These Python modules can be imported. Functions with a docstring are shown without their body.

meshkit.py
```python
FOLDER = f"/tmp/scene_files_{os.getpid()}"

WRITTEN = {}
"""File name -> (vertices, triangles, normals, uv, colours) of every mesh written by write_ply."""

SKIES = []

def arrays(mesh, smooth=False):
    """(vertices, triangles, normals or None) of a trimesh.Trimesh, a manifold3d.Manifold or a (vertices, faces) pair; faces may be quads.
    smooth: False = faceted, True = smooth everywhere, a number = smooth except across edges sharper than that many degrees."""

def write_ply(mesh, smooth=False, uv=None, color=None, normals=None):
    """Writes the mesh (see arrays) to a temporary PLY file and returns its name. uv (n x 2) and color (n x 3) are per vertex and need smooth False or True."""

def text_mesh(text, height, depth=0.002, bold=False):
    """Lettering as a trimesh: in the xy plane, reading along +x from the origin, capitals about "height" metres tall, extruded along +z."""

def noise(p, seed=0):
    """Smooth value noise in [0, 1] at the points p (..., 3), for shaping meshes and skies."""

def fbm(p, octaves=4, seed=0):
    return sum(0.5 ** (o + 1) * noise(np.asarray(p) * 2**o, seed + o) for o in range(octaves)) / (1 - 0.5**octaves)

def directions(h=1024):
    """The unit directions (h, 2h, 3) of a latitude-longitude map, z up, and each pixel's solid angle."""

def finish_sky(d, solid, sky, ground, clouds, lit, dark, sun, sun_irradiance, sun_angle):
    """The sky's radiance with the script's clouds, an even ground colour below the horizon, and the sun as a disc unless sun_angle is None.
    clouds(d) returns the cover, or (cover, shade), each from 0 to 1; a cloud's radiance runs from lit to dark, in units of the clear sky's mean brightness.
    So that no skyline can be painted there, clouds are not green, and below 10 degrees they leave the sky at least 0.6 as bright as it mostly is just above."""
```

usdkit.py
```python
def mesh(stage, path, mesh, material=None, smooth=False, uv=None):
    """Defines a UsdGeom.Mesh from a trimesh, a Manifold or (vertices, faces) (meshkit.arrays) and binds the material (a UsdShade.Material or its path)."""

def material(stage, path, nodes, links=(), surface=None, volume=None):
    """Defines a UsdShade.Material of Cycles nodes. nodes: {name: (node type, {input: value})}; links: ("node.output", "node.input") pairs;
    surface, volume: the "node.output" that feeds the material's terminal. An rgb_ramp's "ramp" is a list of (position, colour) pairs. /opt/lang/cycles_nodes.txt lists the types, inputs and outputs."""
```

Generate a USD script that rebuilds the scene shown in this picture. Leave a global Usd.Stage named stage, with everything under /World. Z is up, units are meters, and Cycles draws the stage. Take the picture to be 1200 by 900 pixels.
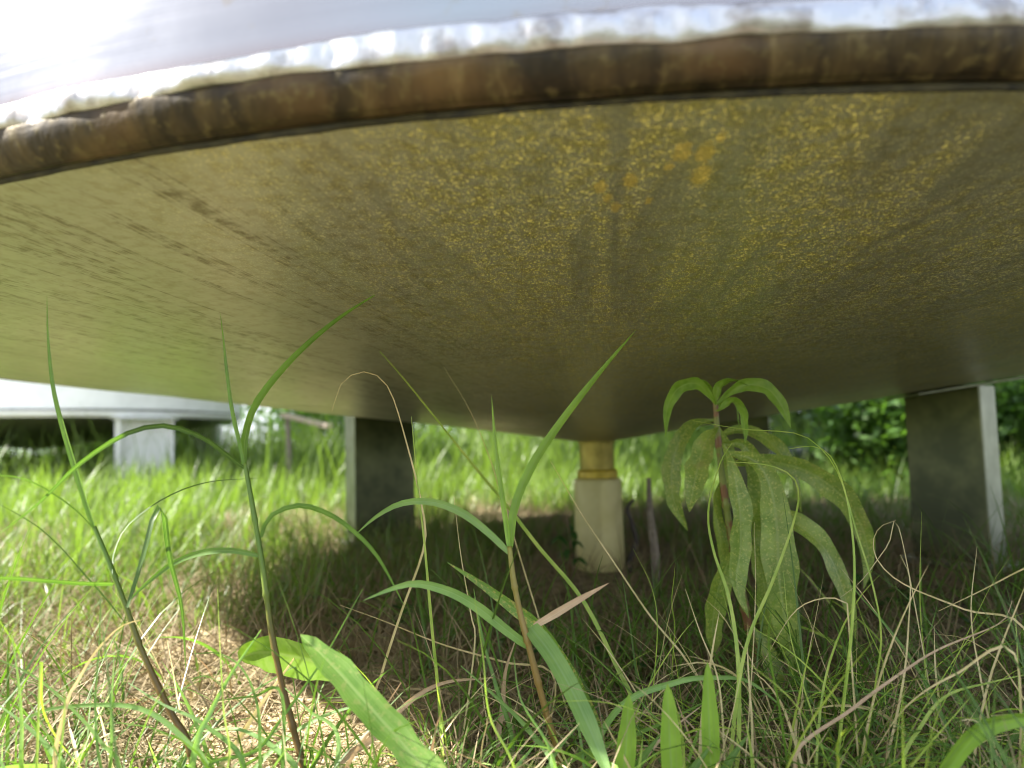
import math, random
import numpy as np
import usdkit
from meshkit import noise, fbm
from pxr import Usd, UsdGeom, UsdLux, UsdShade, Gf, Sdf

stage = Usd.Stage.CreateInMemory()
UsdGeom.SetStageUpAxis(stage, UsdGeom.Tokens.z)
UsdGeom.SetStageMetersPerUnit(stage, 1.0)
UsdGeom.Xform.Define(stage, '/World')
stage.SetDefaultPrim(stage.GetPrimAtPath('/World'))
UsdGeom.Scope.Define(stage, '/World/Looks')

# ------------------------------------------------------------------ camera
CAM = np.array([0.0, 0.0, 0.33])
YAW, PITCH, ROLL, FPX = -0.1081, 0.0745, -0.0258, 890.0
FW = np.array([math.sin(YAW) * math.cos(PITCH), math.cos(YAW) * math.cos(PITCH), math.sin(PITCH)])
_r = np.array([math.cos(YAW), -math.sin(YAW), 0.0]); _u = np.cross(_r, FW)
RT = _r * math.cos(ROLL) + _u * math.sin(ROLL)
UP = -_r * math.sin(ROLL) + _u * math.cos(ROLL)
cam = UsdGeom.Camera.Define(stage, '/World/camera')
cam.CreateHorizontalApertureAttr(36.0); cam.CreateVerticalApertureAttr(27.0)
FOCAL = 36.0 * FPX / 1200.0
cam.CreateFocalLengthAttr(FOCAL)
cam.CreateClippingRangeAttr(Gf.Vec2f(0.01, 500))
cam.CreateFStopAttr(FOCAL / 6.8)          # wide pupil of a phone lens
cam.CreateFocusDistanceAttr(0.78)
EXPOSURE = 2.85
cam.CreateExposureAttr(EXPOSURE)
m4 = Gf.Matrix4d(*RT, 0, *UP, 0, *(-FW), 0, *CAM, 1)
UsdGeom.Xformable(cam).AddTransformOp().Set(m4)

# ------------------------------------------------------------------ sky and sun
SUN_EL = math.radians(35.5); SUN_XY = np.array([-0.99, -0.12]); SUN_XY /= np.linalg.norm(SUN_XY)
SUN = np.array([*(SUN_XY * math.cos(SUN_EL)), math.sin(SUN_EL)])
skym = usdkit.material(stage, '/World/Looks/sky', {
    's': ('sky_texture', {'sky_type': 'single_scattering', 'sun_disc': False, 'sun_elevation': SUN_EL,
                          'sun_rotation': math.atan2(SUN[0], SUN[1]), 'aerosol_density': 0.5}),
    # thin broken cloud, added with a brightness cap to even out the sky light
    'tc': ('texture_coordinate', {}), 'cn': ('noise_texture', {'scale': 2.6, 'detail': 6.0, 'roughness': 0.6}),
    'cm': ('rgb_ramp', {'ramp': [(0.36, (0.25, 0.25, 0.25)), (0.60, (0.85, 0.85, 0.85))]}),
    'hz': ('mix', {'mix_type': 'darken', 'fac': 1.0, 'color2': (2.0, 2.2, 2.6)}),
    'mx': ('mix', {'mix_type': 'mix', 'color2': (1.9, 1.95, 2.05)}),
    'b': ('background_shader', {'strength': 0.15})},
    [('tc.generated', 'cn.vector'), ('cn.fac', 'cm.fac'), ('cm.color', 'mx.fac'), ('s.color', 'hz.color1'), ('hz.color', 'mx.color1'), ('mx.color', 'b.color')], surface='b.background')
dome = UsdLux.DomeLight.Define(stage, '/World/sky')
UsdShade.MaterialBindingAPI.Apply(dome.GetPrim()).Bind(skym)
dome.GetPrim().SetCustomDataByKey('kind', 'structure')
sun = UsdLux.DistantLight.Define(stage, '/World/sun')
sun.CreateNormalizeAttr(True); sun.CreateIntensityAttr(0.78); sun.CreateAngleAttr(0.53)
sun.CreateColorAttr(Gf.Vec3f(1.0, 0.95, 0.86))
zx = np.cross([0, 0, 1.0], SUN); zx /= np.linalg.norm(zx); zy = np.cross(SUN, zx)
UsdGeom.Xformable(sun).AddTransformOp().Set(Gf.Matrix4d(*zx, 0, *zy, 0, *SUN, 0, 0, 0, 5, 1))

# ------------------------------------------------------------------ helpers
_used = {}
def numbered(parent, name):
    k = _used.get((parent, name), 0); _used[(parent, name)] = k + 1
    return name if k == 0 else f'{name}_{k:03d}'
def tag(p, label=None, cat=None, group=None, kind=None):
    p = p.GetPrim() if hasattr(p, 'GetPrim') else p
    for k, v in (('label', label), ('category', cat), ('group', group), ('kind', kind)):
        if v: p.SetCustomDataByKey(k, v)
    return p
def thing(name, label, cat, loc=(0, 0, 0), group=None):
    path = '/World/' + numbered('/World', name)
    x = UsdGeom.Xform.Define(stage, path)
    x.AddTranslateOp().Set(Gf.Vec3d(*map(float, loc)))
    p = tag(x, label, cat, group); p_loc[path] = np.array(loc, float)
    return path
p_loc = {}
def obj(name, mesh, mat, parent='/World', smooth=False, uv=None, label=None):
    """mesh in world coordinates; becomes one Mesh prim under parent"""
    root = '/'.join(parent.split('/')[:3])
    v, f = (mesh.vertices, mesh.faces) if hasattr(mesh, 'vertices') else mesh
    v = np.asarray(v, float) - p_loc.get(root, np.zeros(3))
    path = parent + '/' + numbered(parent, name)
    m = usdkit.mesh(stage, path, (v, np.asarray(f)), mat, smooth, uv)
    if label: m.GetPrim().SetCustomDataByKey('label', label)
    return path
def ray(px, py):
    return FW + RT * (px - 600) / FPX + UP * (450 - py) / FPX
def at(px, py, d):
    return CAM + ray(px, py) * d
def gz(x, y):
    p = np.stack([np.asarray(x, float), np.asarray(y, float), np.zeros_like(np.asarray(x, float))], -1)
    return (fbm(p * 1.3 + 7.3, 3, 3) - 0.5) * 0.05 + (fbm(p * 9 + 1.7, 3, 5) - 0.5) * 0.022
def ground_at(px, py):
    r = ray(px, py); t = -CAM[2] / r[2]
    q = CAM + r * t
    return np.array([q[0], q[1], gz(q[0], q[1])])

# ------------------------------------------------------------------ materials
L = '/World/Looks/'
TC = np.array([0.0, 2.0])        # tank centre

def polar_nodes(cx, cy):
    """position -> (angle, radius) about the vertical axis at cx, cy"""
    n = {'geo': ('geometry', {}), 'off': ('vector_math', {'math_type': 'subtract', 'vector2': (cx, cy, 0)}),
         'sep': ('separate_xyz', {}), 'neg': ('math', {'math_type': 'multiply', 'value2': -1.0}),
         'ang': ('math', {'math_type': 'arctan2'}), 'flat': ('combine_xyz', {}),
         'rad': ('vector_math', {'math_type': 'length'})}
    l = [('geo.position', 'off.vector1'), ('off.vector', 'sep.vector'), ('sep.y', 'neg.value1'), ('sep.x', 'ang.value1'),
         ('neg.value', 'ang.value2'), ('sep.x', 'flat.x'), ('sep.y', 'flat.y'), ('flat.vector', 'rad.vector1')]
    return n, l
def polar_vec(n, l, name, ka, kr, seed=0.0):
    n[name + 'a'] = ('math', {'math_type': 'multiply_add', 'value2': ka, 'value3': seed})
    n[name + 'r'] = ('math', {'math_type': 'multiply_add', 'value2': kr, 'value3': seed})
    n[name] = ('combine_xyz', {'z': seed})
    l += [('ang.value', name + 'a.value1'), ('rad.value', name + 'r.value1'), (name + 'a.value', name + '.x'), (name + 'r.value', name + '.y')]
def ramp(n, l, name, src, stops):
    n[name] = ('rgb_ramp', {'ramp': [(a, (c, c, c) if np.ndim(c) == 0 else c) for a, c in stops]})
    l.append((src, name + '.fac'))
def mixc(n, l, name, fac, a, b, mode='mix', k=None):
    inp = {'mix_type': mode}
    if not isinstance(a, str): inp['color1'] = a
    if not isinstance(b, str): inp['color2'] = b
    if not isinstance(fac, str): inp['fac'] = fac
    n[name] = ('mix', inp)
    for s, t in ((fac, 'fac'), (a, 'color1'), (b, 'color2')):
        if isinstance(s, str): l.append((s, name + '.' + t))

def cone_material(path, cx, cy):
    n, l = polar_nodes(cx, cy)
    # brushed stainless under a film of dirt, pollen and splash
    polar_vec(n, l, 'vbr', 9.0, 160.0, 3.1)           # circumferential brushing
    n['brush'] = ('noise_texture', {'scale': 1.0, 'detail': 3.0}); l.append(('vbr.vector', 'brush.vector'))
    polar_vec(n, l, 'vst', 42.0, 1.5, 11.0)           # radial run marks
    n['run'] = ('noise_texture', {'scale': 1.0, 'detail': 5.0, 'roughness': 0.65, 'distortion': 0.25}); l.append(('vst.vector', 'run.vector'))
    polar_vec(n, l, 'vst2', 24.0, 2.6, 23.0)
    n['run2'] = ('noise_texture', {'scale': 1.0, 'detail': 4.0, 'distortion': 1.2}); l.append(('vst2.vector', 'run2.vector'))
    n['blot'] = ('noise_texture', {'scale': 3.2, 'detail': 5.0, 'roughness': 0.6}); l.append(('geo.position', 'blot.vector'))
    polar_vec(n, l, 'vsp', 820.0, 360.0, 5.0)          # speckle, a little drawn out
    n['sp1'] = ('noise_texture', {'scale': 1.0, 'detail': 6.0, 'roughness': 0.8}); l.append(('vsp.vector', 'sp1.vector'))
    n['sp2'] = ('noise_texture', {'scale': 230.0, 'detail': 6.0, 'roughness': 0.85}); l.append(('geo.position', 'sp2.vector'))
    n['sp3'] = ('noise_texture', {'scale': 75.0, 'detail': 4.0, 'roughness': 0.65}); l.append(('geo.position', 'sp3.vector'))
    # the deposit grows from the left side to the right side of the tank's front (it faces the splash)
    n['side'] = ('map_range', {'range_type': 'smoothstep', 'from_min': -0.42, 'from_max': 0.02, 'to_min': 0.0, 'to_max': 1.0, 'clamp': True})
    l.append(('sep.x', 'side.value'))
    n['wv'] = ('noise_texture', {'scale': 260.0, 'detail': 2.0}); l.append(('geo.position', 'wv.vector'))
    n['wa'] = ('vector_math', {'math_type': 'scale', 'scale': 0.9}); l.append(('wv.color', 'wa.vector1'))
    n['wb'] = ('vector_math', {'math_type': 'add'}); l += [('vsp.vector', 'wb.vector1'), ('wa.vector', 'wb.vector2')]
    n['wc'] = ('vector_math', {'math_type': 'scale', 'scale': 0.0018}); l.append(('wv.color', 'wc.vector1'))
    n['wd'] = ('vector_math', {'math_type': 'add'}); l += [('geo.position', 'wd.vector1'), ('wc.vector', 'wd.vector2')]
    for nm, src, sc, lo in (('m1', 'wb.vector', 1.0, 0.50), ('m2', 'wd.vector', 900.0, 0.50), ('m5', 'wd.vector', 300.0, 0.84)):
        n[nm + 'v'] = ('voronoi_texture', {'scale': sc, 'feature': 'f1'}); l.append((src, nm + 'v.vector'))
        n[nm + 'c'] = ('separate_xyz', {}); l.append((nm + 'v.color', nm + 'c.vector'))
        n[nm + 't'] = ('map_range', {'from_min': lo, 'from_max': 1.0, 'to_min': 0.0, 'to_max': 0.62, 'clamp': True}); l.append((nm + 'c.x', nm + 't.value'))
        n[nm + 'd'] = ('math', {'math_type': 'subtract'}); l += [(nm + 't.result', nm + 'd.value1'), (nm + 'v.distance', nm + 'd.value2')]
        n[nm] = ('map_range', {'from_min': -0.05, 'from_max': 0.18, 'to_min': 0.0, 'to_max': 1.0, 'clamp': True}); l.append((nm + 'd.value', nm + '.value'))
    n['m25'] = ('math', {'math_type': 'maximum'}); l += [('m2.result', 'm25.value1'), ('m5.result', 'm25.value2')]
    ramp(n, l, 'm3', 'sp3.fac', [(0.42, 0.1), (0.66, 1.0)])
    ramp(n, l, 'mb', 'blot.fac', [(0.34, 0.62), (0.54, 1.0)])
    ramp(n, l, 'mr0', 'run2.fac', [(0.36, 0.22), (0.56, 1.0)])
    n['rin'] = ('map_range', {'range_type': 'smoothstep', 'from_min': 1.40, 'from_max': 1.05, 'to_min': 0.0, 'to_max': 0.85, 'clamp': True}); l.append(('rad.value', 'rin.value'))
    n['mr'] = ('math', {'math_type': 'maximum'}); l += [('mr0.color', 'mr.value1'), ('rin.result', 'mr.value2')]
    n['ma'] = ('math', {'math_type': 'maximum'}); l += [('m1.result', 'ma.value1'), ('m25.value', 'ma.value2')]
    n['mm'] = ('math', {'math_type': 'multiply'}); l += [('ma.value', 'mm.value1'), ('mb.color', 'mm.value2')]
    n['mm2'] = ('math', {'math_type': 'multiply'}); l += [('mm.value', 'mm2.value1'), ('mr.value', 'mm2.value2')]
    n['mm3'] = ('math', {'math_type': 'multiply'}); l += [('mm2.value', 'mm3.value1'), ('side.result', 'mm3.value2')]
    n['mm4'] = ('math', {'math_type': 'multiply', 'value2': 0.9}); l.append(('mm3.value', 'mm4.value1'))
    n['film'] = ('math', {'math_type': 'multiply_add', 'value2': 0.9, 'value3': 0.05, 'use_clamp': True}); l.append(('blot.fac', 'film.value1'))
    mixc(n, l, 'base0', 'brush.fac', (0.50, 0.485, 0.41), (0.66, 0.645, 0.56))
    mixc(n, l, 'base1a', 'film.value', 'base0.color', (0.335, 0.345, 0.26))
    ramp(n, l, 'bk', 'sp3.fac', [(0.44, 0.0), (0.70, 0.55)])
    mixc(n, l, 'base1', 'bk.color', 'base1a.color', (0.27, 0.235, 0.135))
    # soft pollen dusting beneath the flecks
    n['du0'] = ('math', {'math_type': 'multiply'}); l += [('mb.color', 'du0.value1'), ('mr.value', 'du0.value2')]
    n['du1'] = ('math', {'math_type': 'multiply'}); l += [('du0.value', 'du1.value1'), ('m3.color', 'du1.value2')]
    n['du2'] = ('math', {'math_type': 'multiply'}); l += [('du1.value', 'du2.value1'), ('side.result', 'du2.value2')]
    n['du'] = ('math', {'math_type': 'multiply', 'value2': 0.85}); l.append(('du2.value', 'du.value1'))
    mixc(n, l, 'base1b', 'du.value', 'base1.color', (0.49, 0.445, 0.16))
    mixc(n, l, 'base2', 'mm4.value', 'base1b.color', (0.80, 0.71, 0.23))
    # dark run marks, mostly on the left, and small dark grit
    ramp(n, l, 'md', 'run.fac', [(0.52, 0.0), (0.555, 0.9), (0.575, 0.15), (0.61, 0.1), (0.64, 0.9)])
    n['sl'] = ('map_range', {'range_type': 'smoothstep', 'from_min': -0.1, 'from_max': -0.35, 'to_min': 0.15, 'to_max': 0.85, 'clamp': True}); l.append(('sep.x', 'sl.value'))
    ramp(n, l, 'brk', 'sp3.fac', [(0.42, 0.25), (0.6, 1.0)])
    n['md2'] = ('math', {'math_type': 'multiply'}); l += [('md.color', 'md2.value1'), ('sl.result', 'md2.value2')]
    n['md3'] = ('math', {'math_type': 'multiply'}); l += [('md2.value', 'md3.value1'), ('brk.color', 'md3.value2')]
    mixc(n, l, 'base3', 'md3.value', 'base2.color', (0.10, 0.075, 0.035))
    ramp(n, l, 'gt', 'sp1.fac', [(0.30, 0.6), (0.36, 0.0)])
    n['gt2'] = ('math', {'math_type': 'multiply'}); l += [('gt.color', 'gt2.value1'), ('brk.color', 'gt2.value2')]
    mixc(n, l, 'base4', 'gt2.value', 'base3.color', (0.07, 0.055, 0.03))
    # broad smoky runs below the rim
    n['smk'] = ('math', {'math_type': 'multiply_add', 'value2': -0.34, 'value3': 0.32, 'use_clamp': True}); l.append(('mr.value', 'smk.value1'))
    n['smk2'] = ('math', {'math_type': 'multiply'}); l += [('smk.value', 'smk2.value1'), ('side.result', 'smk2.value2')]
    mixc(n, l, 'base5', 'smk2.value', 'base4.color', (0.15, 0.16, 0.10))
    last = 'base5.color'
    # ochre drops
    for k, (px, py, rr) in enumerate([(800, 178, 5.0), (826, 180, 5.0), (822, 205, 5.5), (739, 211, 4.2), (704, 219, 3.6), (722, 243, 3.4), (783, 196, 2.5), (845, 160, 2.2), (712, 232, 2.5), (760, 236, 2.2)]):
        q = cone_hit(px, py)
        n[f'c{k}'] = ('vector_math', {'math_type': 'subtract', 'vector2': tuple(q)}); l.append(('geo.position', f'c{k}.vector1'))
        n[f's{k}'] = ('vector_math', {'math_type': 'multiply', 'vector2': (1.0, 0.42, 1.0)}); l.append((f'c{k}.vector', f's{k}.vector1'))
        n[f'd{k}'] = ('vector_math', {'math_type': 'length'}); l.append((f's{k}.vector', f'd{k}.vector1'))
        n[f'e{k}'] = ('math', {'math_type': 'multiply_add', 'value2': 0.016, 'value3': -0.008}); l.append(('sp2.fac', f'e{k}.value1'))
        n[f'f{k}'] = ('math', {'math_type': 'add'}); l += [(f'd{k}.value', f'f{k}.value1'), (f'e{k}.value', f'f{k}.value2')]
        n[f'g{k}'] = ('map_range', {'range_type': 'smoothstep', 'from_min': 0.0009 * rr, 'from_max': 0.0015 * rr, 'to_min': 0.7, 'to_max': 0.0, 'clamp': True}); l.append((f'f{k}.value', f'g{k}.value'))
        mixc(n, l, f'h{k}', f'g{k}.result', last, (0.84, 0.64, 0.17)); last = f'h{k}.color'
    # roughness: film and deposit are matt
    n['ro1'] = ('math', {'math_type': 'multiply_add', 'value2': 0.26, 'value3': 0.18}); l.append(('blot.fac', 'ro1.value1'))
    n['ro2'] = ('math', {'math_type': 'multiply_add', 'value2': 0.35, 'use_clamp': True}); l += [('mm4.value', 'ro2.value1'), ('ro1.value', 'ro2.value3')]
    n['me1'] = ('math', {'math_type': 'multiply_add', 'value2': -0.6, 'value3': 0.60, 'use_clamp': True}); l.append(('mm4.value', 'me1.value1'))
    n['bmp'] = ('bump', {'strength': 0.25, 'distance': 0.0006}); l.append(('mm4.value', 'bmp.height'))
    n['p'] = ('principled_bsdf', {})
    l += [(last, 'p.base_color'), ('ro2.value', 'p.roughness'), ('me1.value', 'p.metallic'), ('bmp.normal', 'p.normal')]
    return usdkit.material(stage, path, n, l, surface='p.BSDF')

RC, ZRIM, ZAPEX = 1.5576, 0.33 + 0.1975, 0.33 - 0.0129
SLOPE = (ZRIM - ZAPEX) / RC
def cone_hit(px, py):
    """where the view ray meets the cone z = ZAPEX + SLOPE * r"""
    r = ray(px, py); ts = np.linspace(0.2, 3.0, 6000)
    P = CAM + r * ts[:, None]
    g = P[:, 2] - (ZAPEX + SLOPE * np.hypot(P[:, 0] - TC[0], P[:, 1] - TC[1]))
    k = np.argmax(g > 0)
    return P[k]

M = {}
M['cone'] = cone_material(L + 'stained_steel', *TC)

def shell_material():
    n, l = polar_nodes(*TC)
    polar_vec(n, l, 'v', 3.0, 0.0, 1.0)
    n['zz'] = ('math', {'math_type': 'multiply', 'value2': 190.0}); l.append(('sep.z', 'zz.value1'))
    l.append(('zz.value', 'v.z'))
    n['br'] = ('noise_texture', {'scale': 1.0, 'detail': 3.0}); l.append(('v.vector', 'br.vector'))
    n['bl'] = ('noise_texture', {'scale': 6.0, 'detail': 5.0, 'roughness': 0.6}); l.append(('geo.position', 'bl.vector'))
    n['gr'] = ('noise_texture', {'scale': 55.0, 'detail': 3.0}); l.append(('geo.position', 'gr.vector'))
    ramp(n, l, 'rr', 'bl.fac', [(0.3, 0.16), (0.7, 0.26)])
    mixc(n, l, 'c0', 'br.fac', (0.222, 0.226, 0.25), (0.268, 0.272, 0.30))
    ramp(n, l, 'gm', 'gr.fac', [(0.62, 0.0), (0.72, 0.5)])
    mixc(n, l, 'c1', 'gm.color', 'c0.color', (0.22, 0.19, 0.15))
    # heat tint beside the weld
    n['hz'] = ('map_range', {'range_type': 'smoothstep', 'from_min': ZRIM + 0.038, 'from_max': ZRIM + 0.058, 'to_min': 0.9, 'to_max': 0.0, 'clamp': True}); l.append(('sep.z', 'hz.value'))
    n['hm'] = ('math', {'math_type': 'multiply'}); l += [('hz.result', 'hm.value1'), ('bl.fac', 'hm.value2')]
    mixc(n, l, 'c2', 'hm.value', 'c1.color', (0.20, 0.12, 0.10))
    n['bmp'] = ('bump', {'strength': 0.15, 'distance': 0.001}); l.append(('br.fac', 'bmp.height'))
    n['p'] = ('glossy_bsdf', {}); n['df'] = ('diffuse_bsdf', {}); n['x'] = ('mix_closure', {'fac': 0.06})
    l += [('c2.color', 'p.color'), ('c2.color', 'df.color'), ('rr.color', 'p.roughness'), ('bmp.normal', 'p.normal'), ('p.BSDF', 'x.closure1'), ('df.BSDF', 'x.closure2')]
    return usdkit.material(stage, L + 'brushed_steel', n, l, surface='x.closure')
M['shell'] = shell_material()

def knuckle_material():
    n, l = polar_nodes(*TC)
    polar_vec(n, l, 'v', 60.0, 6.0, 2.0)
    n['zz'] = ('math', {'math_type': 'multiply', 'value2': 14.0}); l.append(('sep.z', 'zz.value1')); l.append(('zz.value', 'v.z'))
    n['st'] = ('noise_texture', {'scale': 1.0, 'detail': 5.0, 'roughness': 0.6, 'distortion': 0.3}); l.append(('v.vector', 'st.vector'))
    n['gr'] = ('noise_texture', {'scale': 120.0, 'detail': 4.0}); l.append(('geo.position', 'gr.vector'))
    n['bg'] = ('noise_texture', {'scale': 9.0, 'detail': 2.0}); l.append(('geo.position', 'bg.vector'))
    n['c0'] = ('rgb_ramp', {'ramp': [(0.30, (0.007, 0.005, 0.002)), (0.46, (0.019, 0.013, 0.006)), (0.6, (0.045, 0.031, 0.012)), (0.75, (0.13, 0.10, 0.045))]}); l.append(('st.fac', 'c0.fac'))
    ramp(n, l, 'm1', 'bg.fac', [(0.5, 0.0), (0.68, 0.7)])
    mixc(n, l, 'c1', 'm1.color', 'c0.color', (0.13, 0.075, 0.028))
    ramp(n, l, 'm2', 'gr.fac', [(0.55, 0.0), (0.68, 0.6)])
    mixc(n, l, 'c2', 'm2.color', 'c1.color', (0.085, 0.066, 0.026))
    n['bmp'] = ('bump', {'strength': 0.5, 'distance': 0.0015}); l.append(('gr.fac', 'bmp.height'))
    n['p'] = ('principled_bsdf', {'metallic': 0.65, 'roughness': 0.42})
    l += [('c2.color', 'p.base_color'), ('bmp.normal', 'p.normal')]
    return usdkit.material(stage, L + 'tinted_steel', n, l, surface='p.BSDF')
M['knuckle'] = knuckle_material()

def simple(name, c1, c2, scale=20.0, rough=0.5, metal=0.0, bump=0.3, dist=0.002, detail=4.0, lo=0.35, hi=0.65):
    n = {'geo': ('geometry', {}), 'n': ('noise_texture', {'scale': scale, 'detail': detail, 'roughness': 0.6}),
         'r': ('rgb_ramp', {'ramp': [(lo, c1), (hi, c2)]}), 'b': ('bump', {'strength': bump, 'distance': dist}),
         'p': ('principled_bsdf', {'roughness': rough, 'metallic': metal})}
    l = [('geo.position', 'n.vector'), ('n.fac', 'r.fac'), ('n.fac', 'b.height'), ('r.color', 'p.base_color'), ('b.normal', 'p.normal')]
    return usdkit.material(stage, L + name, n, l, surface='p.BSDF')
M['bead'] = simple('weld_steel', (0.22, 0.205, 0.20), (0.36, 0.36, 0.375), 45, 0.34, 0.95, 0.35, 0.002, lo=0.34, hi=0.52)
M['seam'] = simple('crevice_dirt', (0.006, 0.006, 0.004), (0.035, 0.032, 0.016), 70, 0.95, 0.0)
M['neck'] = simple('outlet_steel', (0.20, 0.16, 0.03), (0.32, 0.26, 0.06), 30, 0.38, 0.6)
M['brass'] = simple('yellow_ring', (0.30, 0.22, 0.015), (0.45, 0.34, 0.03), 60, 0.4, 0.3)
M['coupling'] = simple('old_plastic', (0.42, 0.38, 0.15), (0.50, 0.46, 0.21), 12, 0.5, 0.0, 0.2)
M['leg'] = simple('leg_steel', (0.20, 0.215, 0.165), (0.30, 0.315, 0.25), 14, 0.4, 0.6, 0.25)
M['leg_web'] = simple('shaded_grimy_leg_steel', (0.05, 0.06, 0.026), (0.13, 0.14, 0.065), 9, 0.36, 0.5, 0.25)  # webs: grime plus painted-in shade; the flanges carry the lit tone
M['pale'] = simple('pale_steel', (0.72, 0.72, 0.72), (0.82, 0.82, 0.82), 8, 0.5, 0.1, 0.15)
M['wood'] = simple('weathered_wood', (0.24, 0.19, 0.14), (0.36, 0.30, 0.23), 25, 0.8)
M['stalk'] = simple('dead_stalk', (0.10, 0.085, 0.06), (0.20, 0.17, 0.13), 60, 0.85)
M['twig'] = simple('dark_bark', (0.02, 0.017, 0.012), (0.05, 0.04, 0.03), 60, 0.8)
M['bark'] = simple('tree_bark', (0.07, 0.05, 0.035), (0.17, 0.13, 0.09), 18, 0.9, 0, 0.8, 0.02)
M['grey'] = simple('grey_pipe', (0.045, 0.055, 0.045), (0.09, 0.10, 0.085), 12, 0.5, 0.2)

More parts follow.
